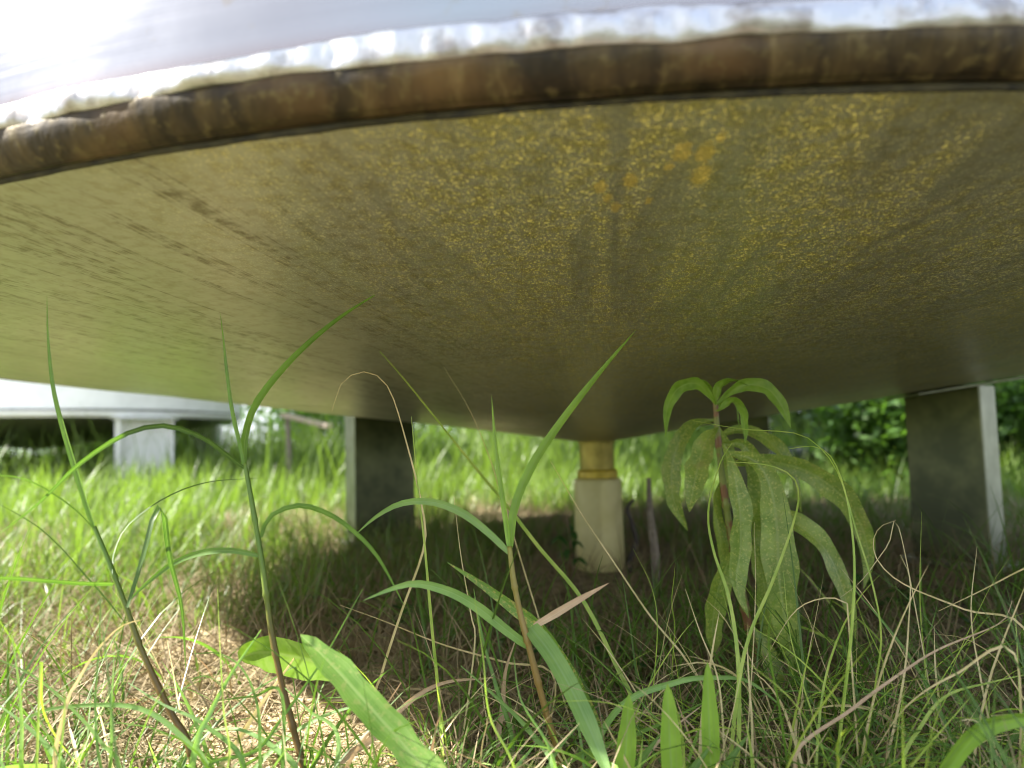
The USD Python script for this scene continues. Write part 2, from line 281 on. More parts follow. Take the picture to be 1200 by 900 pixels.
def leaf_mat(name, stops, trans, seed_by='island', rough=0.42, spots=None, tfac=0.38, vein=None, zred=None):
    """leaf: principled + translucent; colour by random per island (joined blades) or by noise"""
    n = {'geo': ('geometry', {}), 'p': ('principled_bsdf', {'roughness': rough, 'specular_ior_level': 0.4}), 't': ('translucent_bsdf', {}),
         'x': ('mix_closure', {'fac': tfac}), 'r': ('rgb_ramp', {'ramp': stops}),
         'n': ('noise_texture', {'scale': 45.0, 'detail': 4.0})}
    l = [('geo.position', 'n.vector')]
    if seed_by == 'island': l.append(('geo.random_per_island', 'r.fac'))
    else: l.append(('n.fac', 'r.fac'))
    last = 'r.color'
    if vein:
        n['uv'] = ('uvmap', {'attribute': 'st'}); n['sx'] = ('separate_xyz', {}); l.append(('uv.UV', 'sx.vector'))
        n['w'] = ('math', {'math_type': 'pingpong', 'value2': 0.5}); l.append(('sx.x', 'w.value1'))   # 0 edge .5 mid
        ramp(n, l, 'wm', 'w.value', [(0.0, 0.0), (0.44, 0.0), (0.485, vein[1]), (0.5, vein[1])])
        mixc(n, l, 'cv', 'wm.color', last, vein[0]); last = 'cv.color'
        # fine veins, along or across the blade
        n['vv'] = ('vector_math', {'math_type': 'multiply', 'vector2': vein[2]}); l.append(('uv.UV', 'vv.vector1'))
        n['vn'] = ('noise_texture', {'scale': 1.0, 'detail': 2.0}); l.append(('vv.vector', 'vn.vector'))
        ramp(n, l, 'vm', 'vn.fac', [(0.42, 0.0), (0.62, 0.35)])
        mixc(n, l, 'cw', 'vm.color', last, vein[0]); last = 'cw.color'
        n['bmp'] = ('bump', {'strength': 0.4, 'distance': 0.0008}); l += [('vn.fac', 'bmp.height'), ('bmp.normal', 'p.normal')]
    if spots:
        n['sn'] = ('noise_texture', {'scale': spots[1], 'detail': 3.0, 'roughness': 0.65}); l.append(('geo.position', 'sn.vector'))
        ramp(n, l, 'sm', 'sn.fac', [(spots[2], 0.0), (spots[2] + 0.08, spots[3])])
        mixc(n, l, 'cs', 'sm.color', last, spots[0]); last = 'cs.color'
        if len(spots) > 4:
            n['sn2'] = ('noise_texture', {'scale': 22.0, 'detail': 4.0, 'roughness': 0.6}); l.append(('geo.position', 'sn2.vector'))
            ramp(n, l, 'sm2', 'sn2.fac', [(0.60, 0.0), (0.72, 0.6)])
            mixc(n, l, 'cs2', 'sm2.color', last, spots[4]); last = 'cs2.color'
    if zred:
        n['zs'] = ('separate_xyz', {}); l.append(('geo.position', 'zs.vector'))
        n['zr'] = ('map_range', {'range_type': 'smoothstep', 'from_min': zred[1], 'from_max': zred[2], 'to_min': zred[3], 'to_max': 0.0, 'clamp': True}); l.append(('zs.z', 'zr.value'))
        mixc(n, l, 'cz', 'zr.result', last, zred[0]); last = 'cz.color'
    n['tb'] = ('mix', {'mix_type': 'multiply', 'fac': 1.0, 'color2': trans})
    l += [(last, 'p.base_color'), (last, 'tb.color1'), ('tb.color', 't.color'), ('p.BSDF', 'x.closure1'), ('t.BSDF', 'x.closure2')]
    return usdkit.material(stage, L + name, n, l, surface='x.closure')
T = (1.9, 2.1, 0.8)
GV = ((0.20, 0.30, 0.10), 0.55, (16.0, 0.8, 1.0))
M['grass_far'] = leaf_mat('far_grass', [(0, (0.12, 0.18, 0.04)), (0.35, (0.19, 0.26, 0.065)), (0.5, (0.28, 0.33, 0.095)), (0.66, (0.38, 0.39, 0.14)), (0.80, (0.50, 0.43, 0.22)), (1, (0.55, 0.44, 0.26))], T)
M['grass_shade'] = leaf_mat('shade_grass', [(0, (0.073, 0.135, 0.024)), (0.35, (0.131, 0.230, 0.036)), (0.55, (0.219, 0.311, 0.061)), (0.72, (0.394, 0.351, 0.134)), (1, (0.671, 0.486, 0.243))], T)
M['straw'] = leaf_mat('dry_straw', [(0, (0.23, 0.18, 0.10)), (0.3, (0.38, 0.305, 0.165)), (0.6, (0.50, 0.42, 0.235)), (1, (0.60, 0.53, 0.33))], (1.2, 1.1, 0.9), tfac=0.15, rough=0.7)
M['blade'] = leaf_mat('grass_blade', [(0.3, (0.073, 0.155, 0.030)), (0.7, (0.124, 0.230, 0.043))], T, 'noise', vein=GV)
M['blade_blue'] = leaf_mat('bluish_blade', [(0.3, (0.143, 0.259, 0.074)), (0.7, (0.214, 0.341, 0.099))], T, 'noise', vein=((0.24, 0.36, 0.18), 0.4, (16.0, 0.8, 1.0)))
M['blade_light'] = leaf_mat('light_blade', [(0.3, (0.154, 0.275, 0.035)), (0.7, (0.226, 0.374, 0.050))], T, 'noise', vein=GV)
M['blade_wide'] = leaf_mat('wide_blade', [(0.3, (0.09, 0.19, 0.025)), (0.7, (0.17, 0.30, 0.05))], T, 'noise', spots=((0.28, 0.30, 0.10), 200.0, 0.55, 0.5), vein=((0.26, 0.36, 0.12), 0.7, (22.0, 0.8, 1.0)))
M['blade_mid'] = leaf_mat('mid_blade', [(0.3, (0.078, 0.168, 0.017)), (0.7, (0.130, 0.240, 0.027))], T, 'noise', vein=GV)
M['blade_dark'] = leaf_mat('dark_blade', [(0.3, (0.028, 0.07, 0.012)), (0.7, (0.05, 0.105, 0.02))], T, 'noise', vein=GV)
M['blade_tan'] = leaf_mat('tan_blade', [(0.3, (0.34, 0.22, 0.13)), (0.7, (0.46, 0.33, 0.21))], (1.2, 1.1, 0.9), 'noise', vein=((0.6, 0.47, 0.33), 0.3, (16.0, 0.8, 1.0)), tfac=0.2)
M['wisp'] = leaf_mat('wispy_blade', [(0.35, (0.230, 0.338, 0.056)), (0.65, (0.365, 0.438, 0.101))], T, 'noise')
M['wisp_pale'] = leaf_mat('pale_wisp', [(0.35, (0.428, 0.363, 0.168)), (0.65, (0.618, 0.506, 0.287))], (1.3, 1.2, 0.9), 'noise', tfac=0.25)
M['spotted'] = leaf_mat('spotted_blade', [(0.3, (0.09, 0.17, 0.025)), (0.7, (0.14, 0.25, 0.035))], T, 'noise', spots=((0.36, 0.31, 0.10), 260.0, 0.52, 0.8), vein=GV)
M['broad'] = leaf_mat('broad_leaf', [(0.3, (0.130, 0.210, 0.032)), (0.7, (0.227, 0.300, 0.054))], T, 'noise',
                      spots=((0.46, 0.44, 0.14), 300.0, 0.55, 0.6, (0.24, 0.23, 0.08)), vein=((0.27, 0.33, 0.12), 0.6, (2.5, 26.0, 1.0)), rough=0.36)
M['broad_young'] = leaf_mat('young_leaf', [(0.3, (0.12, 0.22, 0.02)), (0.7, (0.19, 0.32, 0.03))], T, 'noise', vein=((0.26, 0.36, 0.1), 0.5, (2.5, 12.0, 1.0)))
M['stem'] = leaf_mat('grass_stem', [(0.3, (0.071, 0.144, 0.019)), (0.7, (0.123, 0.204, 0.030))], T, 'noise', tfac=0.12, zred=((0.12, 0.042, 0.022), 0.12, 0.25, 0.8))
M['stem_orange'] = leaf_mat('orange_stem', [(0.3, (0.15, 0.23, 0.04)), (0.7, (0.22, 0.29, 0.06))], T, 'noise', tfac=0.12, zred=((0.23, 0.12, 0.04), 0.10, 0.36, 0.85))
M['stem_red'] = leaf_mat('red_stem', [(0.3, (0.16, 0.20, 0.04)), (0.7, (0.22, 0.24, 0.06))], T, 'noise', tfac=0.1, spots=((0.20, 0.06, 0.04), 30.0, 0.48, 0.8))
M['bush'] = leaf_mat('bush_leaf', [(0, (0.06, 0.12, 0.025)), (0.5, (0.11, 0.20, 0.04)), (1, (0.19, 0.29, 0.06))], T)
M['bush_dark'] = leaf_mat('shaded_bush_leaf', [(0, (0.02, 0.05, 0.018)), (0.5, (0.045, 0.10, 0.03)), (1, (0.08, 0.15, 0.045))], T)  # bush leaves darkened to stand in for shade on the right
M['cover'] = leaf_mat('ground_leaf', [(0, (0.03, 0.085, 0.02)), (0.6, (0.06, 0.14, 0.04)), (1, (0.10, 0.19, 0.06))], T)

def ground_material():
    n = {'geo': ('geometry', {}), 'a': ('noise_texture', {'scale': 2.2, 'detail': 5.0, 'roughness': 0.6}), 'b': ('noise_texture', {'scale': 38.0, 'detail': 5.0, 'roughness': 0.65}),
         'c': ('noise_texture', {'scale': 220.0, 'detail': 3.0}), 'sep': ('separate_xyz', {}), 'p': ('principled_bsdf', {'roughness': 0.95, 'specular_ior_level': 0.2})}
    l = [('geo.position', x + '.vector') for x in 'abc'] + [('geo.position', 'sep.vector')]
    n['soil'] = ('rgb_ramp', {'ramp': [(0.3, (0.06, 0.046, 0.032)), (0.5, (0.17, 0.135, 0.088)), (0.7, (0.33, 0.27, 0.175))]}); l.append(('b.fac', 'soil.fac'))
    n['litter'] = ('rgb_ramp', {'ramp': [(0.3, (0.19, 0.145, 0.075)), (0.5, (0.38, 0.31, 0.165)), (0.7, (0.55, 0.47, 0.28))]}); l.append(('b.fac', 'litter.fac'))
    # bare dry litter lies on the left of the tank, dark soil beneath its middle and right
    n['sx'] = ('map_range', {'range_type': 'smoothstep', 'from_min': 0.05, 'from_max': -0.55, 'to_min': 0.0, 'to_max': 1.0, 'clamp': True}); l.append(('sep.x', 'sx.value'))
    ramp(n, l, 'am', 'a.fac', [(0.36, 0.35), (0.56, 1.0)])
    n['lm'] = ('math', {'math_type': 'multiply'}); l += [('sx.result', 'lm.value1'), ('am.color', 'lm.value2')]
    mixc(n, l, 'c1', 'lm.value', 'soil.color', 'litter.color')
    # a pale sandy bare patch on the left
    pq = (-0.36, 0.86, 0.0)
    n['pd'] = ('vector_math', {'math_type': 'subtract', 'vector2': pq}); l.append(('geo.position', 'pd.vector1'))
    n['pe'] = ('vector_math', {'math_type': 'multiply', 'vector2': (1.0, 0.8, 0.0)}); l.append(('pd.vector', 'pe.vector1'))
    n['pl'] = ('vector_math', {'math_type': 'length'}); l.append(('pe.vector', 'pl.vector1'))
    n['pn'] = ('math', {'math_type': 'multiply_add', 'value2': 0.16}); l += [('b.fac', 'pn.value1'), ('pl.value', 'pn.value3')]
    n['pm'] = ('map_range', {'range_type': 'smoothstep', 'from_min': 0.22, 'from_max': 0.30, 'to_min': 1.0, 'to_max': 0.0, 'clamp': True}); l.append(('pn.value', 'pm.value'))
    n['sand'] = ('rgb_ramp', {'ramp': [(0.3, (0.36, 0.27, 0.15)), (0.5, (0.50, 0.40, 0.24)), (0.7, (0.60, 0.50, 0.32))]}); l.append(('b.fac', 'sand.fac'))
    mixc(n, l, 'c1s', 'pm.result', 'c1.color', 'sand.color')
    # far ground: the turf's own green
    n['dist'] = ('vector_math', {'math_type': 'length'}); l.append(('geo.position', 'dist.vector1'))
    n['fm'] = ('map_range', {'range_type': 'smoothstep', 'from_min': 4.0, 'from_max': 9.0, 'to_min': 0.0, 'to_max': 0.9, 'clamp': True}); l.append(('dist.value', 'fm.value'))
    n['turf'] = ('rgb_ramp', {'ramp': [(0.3, (0.09, 0.15, 0.03)), (0.7, (0.17, 0.25, 0.06))]}); l.append(('a.fac', 'turf.fac'))
    mixc(n, l, 'c2', 'fm.result', 'c1s.color', 'turf.color')
    n['h'] = ('math', {'math_type': 'add'}); l += [('b.fac', 'h.value1'), ('c.fac', 'h.value2')]
    n['bmp'] = ('bump', {'strength': 0.9, 'distance': 0.008}); l.append(('h.value', 'bmp.height'))
    l += [('c2.color', 'p.base_color'), ('bmp.normal', 'p.normal')]
    return usdkit.material(stage, L + 'soil', n, l, surface='p.BSDF')
M['ground'] = ground_material()

# ------------------------------------------------------------------ ground
def grid_axis(c):
    t = np.linspace(-1, 1, 300)
    return c + 3.2 * t + 90 * np.sign(t) * np.abs(t) ** 9
gx, gy = np.meshgrid(grid_axis(0.0), grid_axis(1.8), indexing='ij')
gzv = gz(gx, gy)
N = gx.shape[0]
idx = np.arange(N * N).reshape(N, N)
gf = np.stack([idx[:-1, :-1], idx[1:, :-1], idx[1:, 1:], idx[:-1, 1:]], -1).reshape(-1, 4)
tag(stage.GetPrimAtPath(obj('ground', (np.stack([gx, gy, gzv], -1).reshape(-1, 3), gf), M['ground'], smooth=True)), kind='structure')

# ------------------------------------------------------------------ revolve helpers
def front_angles(dense=2600, coarse=300, half=1.75):
    a = np.linspace(-half, half, dense, endpoint=False)
    b = np.linspace(half, 2 * math.pi - half, coarse, endpoint=False)
    return np.concatenate([a, b])          # measured from -y (towards the camera), increasing to +x
def revolve(profile, ang, centre, disp=None, close=False):
    """profile (n,2) r,z. disp(angle grid, k index grid) -> (dr, dz)"""
    pr = np.asarray(profile, float); n = len(pr); m = len(ang)
    A, K = np.meshgrid(ang, np.arange(n), indexing='ij')
    r = pr[None, :, 0] + np.zeros_like(A); z = pr[None, :, 1] + np.zeros_like(A)
    if disp is not None:
        dr, dz = disp(A, K); r = r + dr; z = z + dz
    v = np.stack([centre[0] + r * np.sin(A), centre[1] - r * np.cos(A), z], -1).reshape(-1, 3)
    i = np.arange(m * n).reshape(m, n); j = np.roll(i, -1, axis=0)
    if close:
        i2, j2 = np.roll(i, -1, axis=1), np.roll(j, -1, axis=1)
        f = np.stack([i, j, j2, i2], -1).reshape(-1, 4)
    else:
        f = np.stack([i[:, :-1], j[:, :-1], j[:, 1:], i[:, 1:]], -1).reshape(-1, 4)
    return v, f
def lathe(profile, centre, m=64):
    return revolve(profile, np.linspace(0, 2 * math.pi, m, endpoint=False), centre)
def ring_noise(A, freq, seed, extra=0.0):
    p = np.stack([np.sin(A) * freq, np.cos(A) * freq, np.zeros_like(A) + extra], -1)
    return fbm(p, 4, seed) - 0.5
def box_mesh(c, ux, uy, uz, sx, sy, sz, bev=0.002):
    """box with chamfered edges (convex hull), axes ux, uy, uz"""
    import trimesh
    pts = []
    for a in (-1, 1):
        for b in (-1, 1):
            for d in (-1, 1):
                for k in range(3):
                    h = np.array([sx / 2, sy / 2, sz / 2]) - bev; h[k] += bev
                    pts.append(c + ux * a * h[0] + uy * b * h[1] + uz * d * h[2])
    return trimesh.Trimesh(np.array(pts)).convex_hull
def spline(P, n):
    """Catmull-Rom through the points, n samples, even in chord length"""
    P = np.asarray(P, float)
    if len(P) == 2: P = np.array([P[0], (P[0] + P[1]) / 2, P[1]])
    Q = np.vstack([2 * P[0] - P[1], P, 2 * P[-1] - P[-2]])
    out = []
    for i in range(1, len(Q) - 2):
        t = np.linspace(0, 1, 24, endpoint=False)[:, None]
        a, b, c, d = Q[i - 1], Q[i], Q[i + 1], Q[i + 2]
        out.append(0.5 * (2 * b + (c - a) * t + (2 * a - 5 * b + 4 * c - d) * t ** 2 + (3 * b - a - 3 * c + d) * t ** 3))
    out.append(P[-1][None]); out = np.vstack(out)
    s = np.concatenate([[0], np.cumsum(np.linalg.norm(np.diff(out, axis=0), axis=1))])
    u = np.linspace(0, s[-1], n)
    return np.stack([np.interp(u, s, out[:, k]) for k in range(3)], -1)
def tube(P, rad, n=24, m=7):
    C = spline(P, n); r = np.interp(np.linspace(0, 1, n), np.linspace(0, 1, np.size(rad)), np.atleast_1d(rad))
    t = np.gradient(C, axis=0); t /= np.linalg.norm(t, axis=1)[:, None]
    ref = np.array([0.3, 0.9, 0.2]); a = np.cross(t, ref); a /= np.linalg.norm(a, axis=1)[:, None]; b = np.cross(t, a)
    th = np.linspace(0, 2 * math.pi, m, endpoint=False)
    v = (C[:, None] + r[:, None, None] * (np.cos(th)[None, :, None] * a[:, None] + np.sin(th)[None, :, None] * b[:, None])).reshape(-1, 3)
    i = np.arange(n * m).reshape(n, m); j = np.roll(i, -1, 1)
    f = np.stack([i[:-1], i[1:], j[1:], j[:-1]], -1).reshape(-1, 4)
    v = np.vstack([v, C[0], C[-1]])
    f3 = np.vstack([f[:, [0, 1, 2]], f[:, [0, 2, 3]]])
    f3 = np.vstack([f3, [[n * m, j[0, k], i[0, k]] for k in range(m)], [[n * m + 1, i[-1, k], j[-1, k]] for k in range(m)]])
    return v, f3

# ------------------------------------------------------------------ the big tank
def leg(parent, centre, az, rad, width, depth, ztop, mat, web=None, face=None, slope=None):
    """bent-plate leg: a web facing the tank's middle with a flange turned outward at either side"""
    o0 = np.array([math.cos(az), math.sin(az), 0]); fa = az if face is None else face
    o = np.array([math.cos(fa), math.sin(fa), 0]); t = np.array([-o[1], o[0], 0]); up = np.array([0, 0, 1.0])
    c = np.array([centre[0], centre[1], 0]) + o0 * rad
    z0 = float(gz(c[0], c[1])) - 0.02; h = ztop - z0; mid = c + up * (z0 + h / 2)
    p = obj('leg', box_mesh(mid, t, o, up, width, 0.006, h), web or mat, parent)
    for s in (-1, 1):
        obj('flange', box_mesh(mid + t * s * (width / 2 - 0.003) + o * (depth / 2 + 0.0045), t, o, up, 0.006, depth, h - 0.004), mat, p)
    if slope is None:
        obj('top_pad', box_mesh(c + o * depth / 2 + up * (ztop - 0.004), t, o, up, width + 0.05, depth + 0.05, 0.008), mat, p)
    else:       # a pad plate lying against the cone, welded to the leg's head
        e1 = o0 + up * slope; e1 /= np.linalg.norm(e1); e2 = np.cross(up, o0); e3 = np.cross(e1, e2)
        pc = np.array([centre[0], centre[1], 0]) + o0 * (rad + depth * 0.4)
        pc[2] = ZAPEX + slope * (rad + depth * 0.4) - 0.006
        obj('top_pad', box_mesh(pc, e1, e2, e3, 0.24, 0.27, 0.006, 0.0015), mat, p)
    obj('foot_plate', box_mesh(c + o * depth / 2 + up * (z0 + 0.03), t, o, up, width + 0.06, depth + 0.06, 0.012), mat, p)

tank = thing('storage_tank', 'huge steel tank with stained conical underside filling the upper half of view', 'tank', (TC[0], TC[1], 0))
ang = front_angles()
rs = np.linspace(0.046, RC, 90)
def cone_disp(A, K):
    r = rs[K]
    p = np.stack([r * np.sin(A) * 2.2, r * np.cos(A) * 2.2, np.zeros_like(A)], -1)
    w = np.clip((RC - r) / 0.15, 0, 1) * np.clip((r - 0.05) / 0.2, 0, 1)
    return np.zeros_like(A), (fbm(p, 3, 9) - 0.5) * 0.010 * w
cone = revolve(np.stack([rs, ZAPEX + SLOPE * rs], -1), front_angles(900, 200), TC, cone_disp)
obj('cone_bottom', cone, M['cone'], tank, smooth=True)
# dirty crevice where the cone meets the turned-in edge
def seam_disp(A, K): return ring_noise(A, 60, 31, K * 0.3) * 0.002, ring_noise(A, 45, 32, K * 0.3) * 0.003
th = np.linspace(0, 2 * math.pi, 8, endpoint=False)
obj('seam', revolve(np.stack([RC + 0.0035 + 0.0036 * np.cos(th), ZRIM + 0.0018 + 0.0034 * np.sin(th)], -1), ang, TC, seam_disp, True), M['seam'], tank, smooth=True)
# knuckle band: from the crevice round to the vertical
kp = [(RC + 0.002, ZRIM + 0.004), (RC + 0.006, ZRIM + 0.001), (RC + 0.011, ZRIM + 0.001)]
for q in np.linspace(0, 1, 12):
    kp.append((RC + 0.011 + 0.0155 * math.sin(q * math.pi / 2), ZRIM + 0.002 + 0.021 * (1 - math.cos(q * math.pi / 2)) ** 0.8))
kp += [(RC + 0.0268, ZRIM + 0.027), (RC + 0.0255, ZRIM + 0.032)]
def kn_disp(A, K): return ring_noise(A, 25, 41, K * 0.12) * 0.0035, ring_noise(A, 9, 42) * 0.004
obj('knuckle_band', revolve(kp, ang, TC, kn_disp), M['knuckle'], tank, smooth=True)
# weld bead: overlapping ripples, uneven in height
th = np.linspace(0, 2 * math.pi, 12, endpoint=False)
ang_b = front_angles(5200, 400)
def bead_disp(A, K):
    lump = ring_noise(A, 34, 51) * 0.014 + ring_noise(A, 110, 52, K * 0.25) * 0.006
    rip = 0.0007 * np.sin(A * 1.58 / 0.0045 + 5 * ring_noise(A, 20, 53) + 0.7 * np.sin(th[K]))
    s = 1 + np.clip(ring_noise(A, 16, 54) * 0.9, -0.4, 0.6)
    return (lump + rip) * np.cos(th[K]) * 0.7 + 0.001, 0.011 * (s - 1) * np.sin(th[K]) + ring_noise(A, 12, 55) * 0.006
obj('weld_bead', revolve(np.stack([RC + 0.0250 + 0.0040 * np.cos(th), ZRIM + 0.0335 + 0.0105 * np.sin(th)], -1), ang_b, TC, bead_disp, True), M['bead'], tank, smooth=True)
zs = np.concatenate([np.linspace(ZRIM + 0.025, ZRIM + 0.4, 50), np.linspace(ZRIM + 0.45, 2.75, 12)])
def sh_disp(A, K):
    p = np.stack([A * 3, zs[K] * 4, np.zeros_like(A)], -1)
    w = np.exp(-np.clip(zs[K] - ZRIM - 0.05, 0, 9) / 0.05)
    return (fbm(np.stack([np.sin(A) * 6, np.cos(A) * 6, zs[K] * 5], -1), 3, 61) - 0.5) * 0.006 - w * 0.002, np.zeros_like(A)
obj('shell', revolve(np.stack([np.full_like(zs, RC + 0.0235), zs], -1), front_angles(700, 200), TC, sh_disp), M['shell'], tank, smooth=True)
obj('roof', lathe([(RC + 0.03, 2.745), (RC + 0.03, 2.765), (0.25, 3.02), (0.25, 3.1), (0.0, 3.11)], TC, 96), M['shell'], tank, smooth=30)
# outlet
zn = 0.243
obj('outlet_neck', lathe([(0.050, ZAPEX + 0.012), (0.0455, ZAPEX - 0.004), (0.0445, zn)], TC), M['neck'], tank, smooth=True)
obj('outlet_ring', lathe([(0.0445, zn + 0.008), (0.049, zn + 0.007), (0.0525, zn + 0.002), (0.0525, zn - 0.012), (0.049, zn - 0.016), (0.0445, zn - 0.016)], TC), M['brass'], tank, smooth=30)
obj('drain_coupling', lathe([(0.0440, zn - 0.012), (0.055, zn - 0.0155), (0.0595, zn - 0.018), (0.0610, zn - 0.022), (0.0616, zn - 0.028), (0.0618, zn - 0.04), (0.0620, zn - 0.07), (0.0621, zn - 0.10), (0.0622, zn - 0.14), (0.0625, zn - 0.18), (0.063, -0.05)], TC), M['coupling'], tank, smooth=True)
for azd, rr, fc, ww, dd in ((-5, 0.83, 41, 0.175, 0.075), (145, 0.86, 127, 0.21, 0.095), (54, 0.86, 76, 0.17, 0.10), (305, 1.40, 305, 0.20, 0.10)):
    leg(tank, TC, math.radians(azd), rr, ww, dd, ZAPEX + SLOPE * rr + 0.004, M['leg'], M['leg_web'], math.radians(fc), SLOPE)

# ------------------------------------------------------------------ second tank on the left, far
T2 = np.array([-4.55, 5.75]); R2, Z2 = 1.56, 0.56
tank2 = thing('storage_tank', 'pale distant tank on broad legs standing in sunlit grass behind the stained tank', 'tank', (T2[0], T2[1], 0))
a2 = np.linspace(0, 2 * math.pi, 128, endpoint=False)
obj('cone_bottom', revolve([(0.05, Z2 - 0.2), (R2, Z2)], a2, T2), M['leg'], tank2, smooth=True)
obj('shell', revolve([(R2, Z2), (R2 + 0.02, Z2 + 0.02), (R2 + 0.02, 1.75)], a2, T2), M['pale'], tank2, smooth=30)
obj('weld_bead', revolve(np.stack([R2 + 0.022 + 0.006 * np.cos(th), Z2 + 0.05 + 0.009 * np.sin(th)], -1), a2, T2, None, True), M['bead'], tank2, smooth=True)
obj('roof', lathe([(R2 + 0.03, 1.745), (R2 + 0.03, 1.765), (0.2, 1.95), (0.0, 1.96)], T2, 96), M['pale'], tank2, smooth=30)
for azd in (333, 63, 153, 243):
    leg(tank2, T2, math.radians(azd), R2 - 0.02, 0.40, 0.06, Z2 - 0.005, M['pale'])

# ------------------------------------------------------------------ grass generators (joined: nobody could count these)
rng = np.random.default_rng(7)
def blades(base, h, az, lean, curl, w, seg=4, rng=rng):
    """flat tapering ribbons; az = lean direction, lean at base (rad from vertical), curl added to the tip"""
    n = len(base); s = np.linspace(0, 1, seg + 1)
    th = lean[:, None] + curl[:, None] * s[None, :] ** 1.3
    dl = (h / seg)[:, None]
    hx = np.concatenate([np.zeros((n, 1)), np.cumsum(np.sin((th[:, 1:] + th[:, :-1]) / 2) * dl, 1)], 1)
    hz = np.concatenate([np.zeros((n, 1)), np.cumsum(np.cos((th[:, 1:] + th[:, :-1]) / 2) * dl, 1)], 1)
    C = base[:, None, :] + np.stack([hx * np.cos(az)[:, None], hx * np.sin(az)[:, None], hz], -1)
    C[..., 2] = np.maximum(C[..., 2], base[:, None, 2] - 0.002 + 0.004 * rng.random((n, 1)))
    fa = az + math.pi / 2 + rng.normal(0, 0.5, n)
    side = np.stack([np.cos(fa), np.sin(fa), rng.normal(0, 0.15, n)], -1)
    ww = w[:, None] * np.clip(1.15 - s[None, :] ** 1.6 * 1.1, 0.05, 1) * 0.5
    Lv, Rv = C - side[:, None] * ww[..., None], C + side[:, None] * ww[..., None]
    v = np.stack([Lv, Rv], 2).reshape(-1, 3)
    k = np.arange(n)[:, None] * (2 * (seg + 1)) + np.arange(seg)[None, :] * 2
    f = np.stack([k, k + 1, k + 3, k + 2], -1).reshape(-1, 4)
    return v, f
def merge(ms):
    vs, fs, o = [], [], 0
    for v, f in ms: vs.append(v); fs.append(f + o); o += len(v)
    return np.vstack(vs), np.vstack(fs)
def wedge(n, r0, r1, a0, a1, power=1.0):
    """points round the camera between ranges r0, r1 and azimuths (deg from +y, to +x)"""
    r = r0 + (r1 - r0) * rng.random(n) ** power; a = np.radians(a0 + (a1 - a0) * rng.random(n))
    return r * np.sin(a), r * np.cos(a)
def put(x, y): return np.stack([x, y, gz(x, y) - 0.003], -1)
def under(x, y): return np.hypot(x - TC[0], y - TC[1])
def tufts(x, y, k, spread):
    x = np.repeat(x, k) + rng.normal(0, spread, len(x) * k); y = np.repeat(y, k) + rng.normal(0, spread, len(y) * k)
    return x, y
def patch(x, y, f, seed): return fbm(np.stack([x * f, y * f, x * 0], -1), 3, seed)

# 1 sunlit grass left of and behind the tank
ms = []
x, y = wedge(9500, 1.5, 9.0, -52, 46); x, y = tufts(x, y, 6, 0.03)
ud = under(x, y); sunny = (y > 3.45) | (x < -0.55)
keep = sunny & (ud > 0.75) & ((ud > 1.5) | (patch(x, y, 1.6, 71) > 0.5)) & (patch(x, y, 3.0, 77) > 0.40) 
x, y = x[keep], y[keep]; n = len(x)
far = np.clip((np.hypot(x, y) - 2) / 4, 0, 1)
h = (0.10 + 0.15 * far) * rng.uniform(0.5, 1.6, n) * (0.6 + 0.8 * patch(x, y, 0.9, 72))
ms.append(blades(put(x, y), h, rng.uniform(0, 6.28, n), rng.uniform(0.02, 0.45, n), rng.uniform(0.1, 1.5, n), rng.uniform(0.003, 0.0065, n) * (1 + far * 0.6)))
x, y = wedge(3000, 4.6, 12.0, -50, 46, 0.8); x, y = tufts(x, y, 8, 0.05); n = len(x)          # taller growth further back
keep = (np.hypot(x - T2[0], y - T2[1]) > 0.3) & ~((x < -1.9) & (np.hypot(x, y) < 5.5))
x, y = x[keep], y[keep]; n = len(x)
ms.append(blades(put(x, y), rng.uniform(0.3, 0.75, n), rng.uniform(0, 6.28, n), rng.uniform(0.02, 0.35, n), rng.uniform(0.1, 1.2, n), rng.uniform(0.006, 0.012, n), 5))
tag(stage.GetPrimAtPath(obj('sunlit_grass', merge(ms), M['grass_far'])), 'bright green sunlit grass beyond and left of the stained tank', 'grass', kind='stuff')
# 2 thin grass in the tank's shade and right of it, and in the near foreground
ms = []
x, y = wedge(2400, 1.0, 4.6, -36, 48, 0.8); x, y = tufts(x, y, 6, 0.022)
keep = (np.hypot(x, (y - 1.85) / 1.6) > 0.22) & ((patch(x, y, 2.4, 74) > 0.44) | ((x > 0.75) & (patch(x, y, 2.4, 79) > 0.42)))
x, y = x[keep], y[keep]; n = len(x)
h = rng.uniform(0.05, 0.22, n) * np.where(x > 0.6, 1.25, 0.9)
ms.append(blades(put(x, y), h, rng.uniform(0, 6.28, n), rng.uniform(0.05, 0.7, n), rng.uniform(0.2, 2.0, n), rng.uniform(0.0018, 0.0042, n), 5))
x, y = wedge(560, 0.45, 1.2, -47, 42, 0.9); x, y = tufts(x, y, 4, 0.018)
tp = np.array([-0.36, 0.84]); keep = (patch(x, y, 4.0, 75) > 0.42) & (np.hypot(x - tp[0], y - tp[1]) > 0.2); x, y = x[keep], y[keep]; n = len(x)
ms.append(blades(put(x, y), rng.uniform(0.08, 0.30, n), rng.uniform(0, 6.28, n), rng.uniform(0.05, 1.2, n), rng.uniform(0.2, 2.6, n), rng.uniform(0.001, 0.004, n), 8))
x, y = wedge(2500, 0.5, 4.0, 50, 310); x, y = tufts(x, y, 5, 0.03); n = len(x)                # outside the frame it goes on
ms.append(blades(put(x, y), rng.uniform(0.06, 0.2, n), rng.uniform(0, 6.28, n), rng.uniform(0.05, 0.5, n), rng.uniform(0.2, 1.5, n), rng.uniform(0.003, 0.006, n)))
tag(stage.GetPrimAtPath(obj('short_grass', merge(ms), M['grass_shade'])), 'thin short grass growing in the shade of the tank', 'grass', kind='stuff')
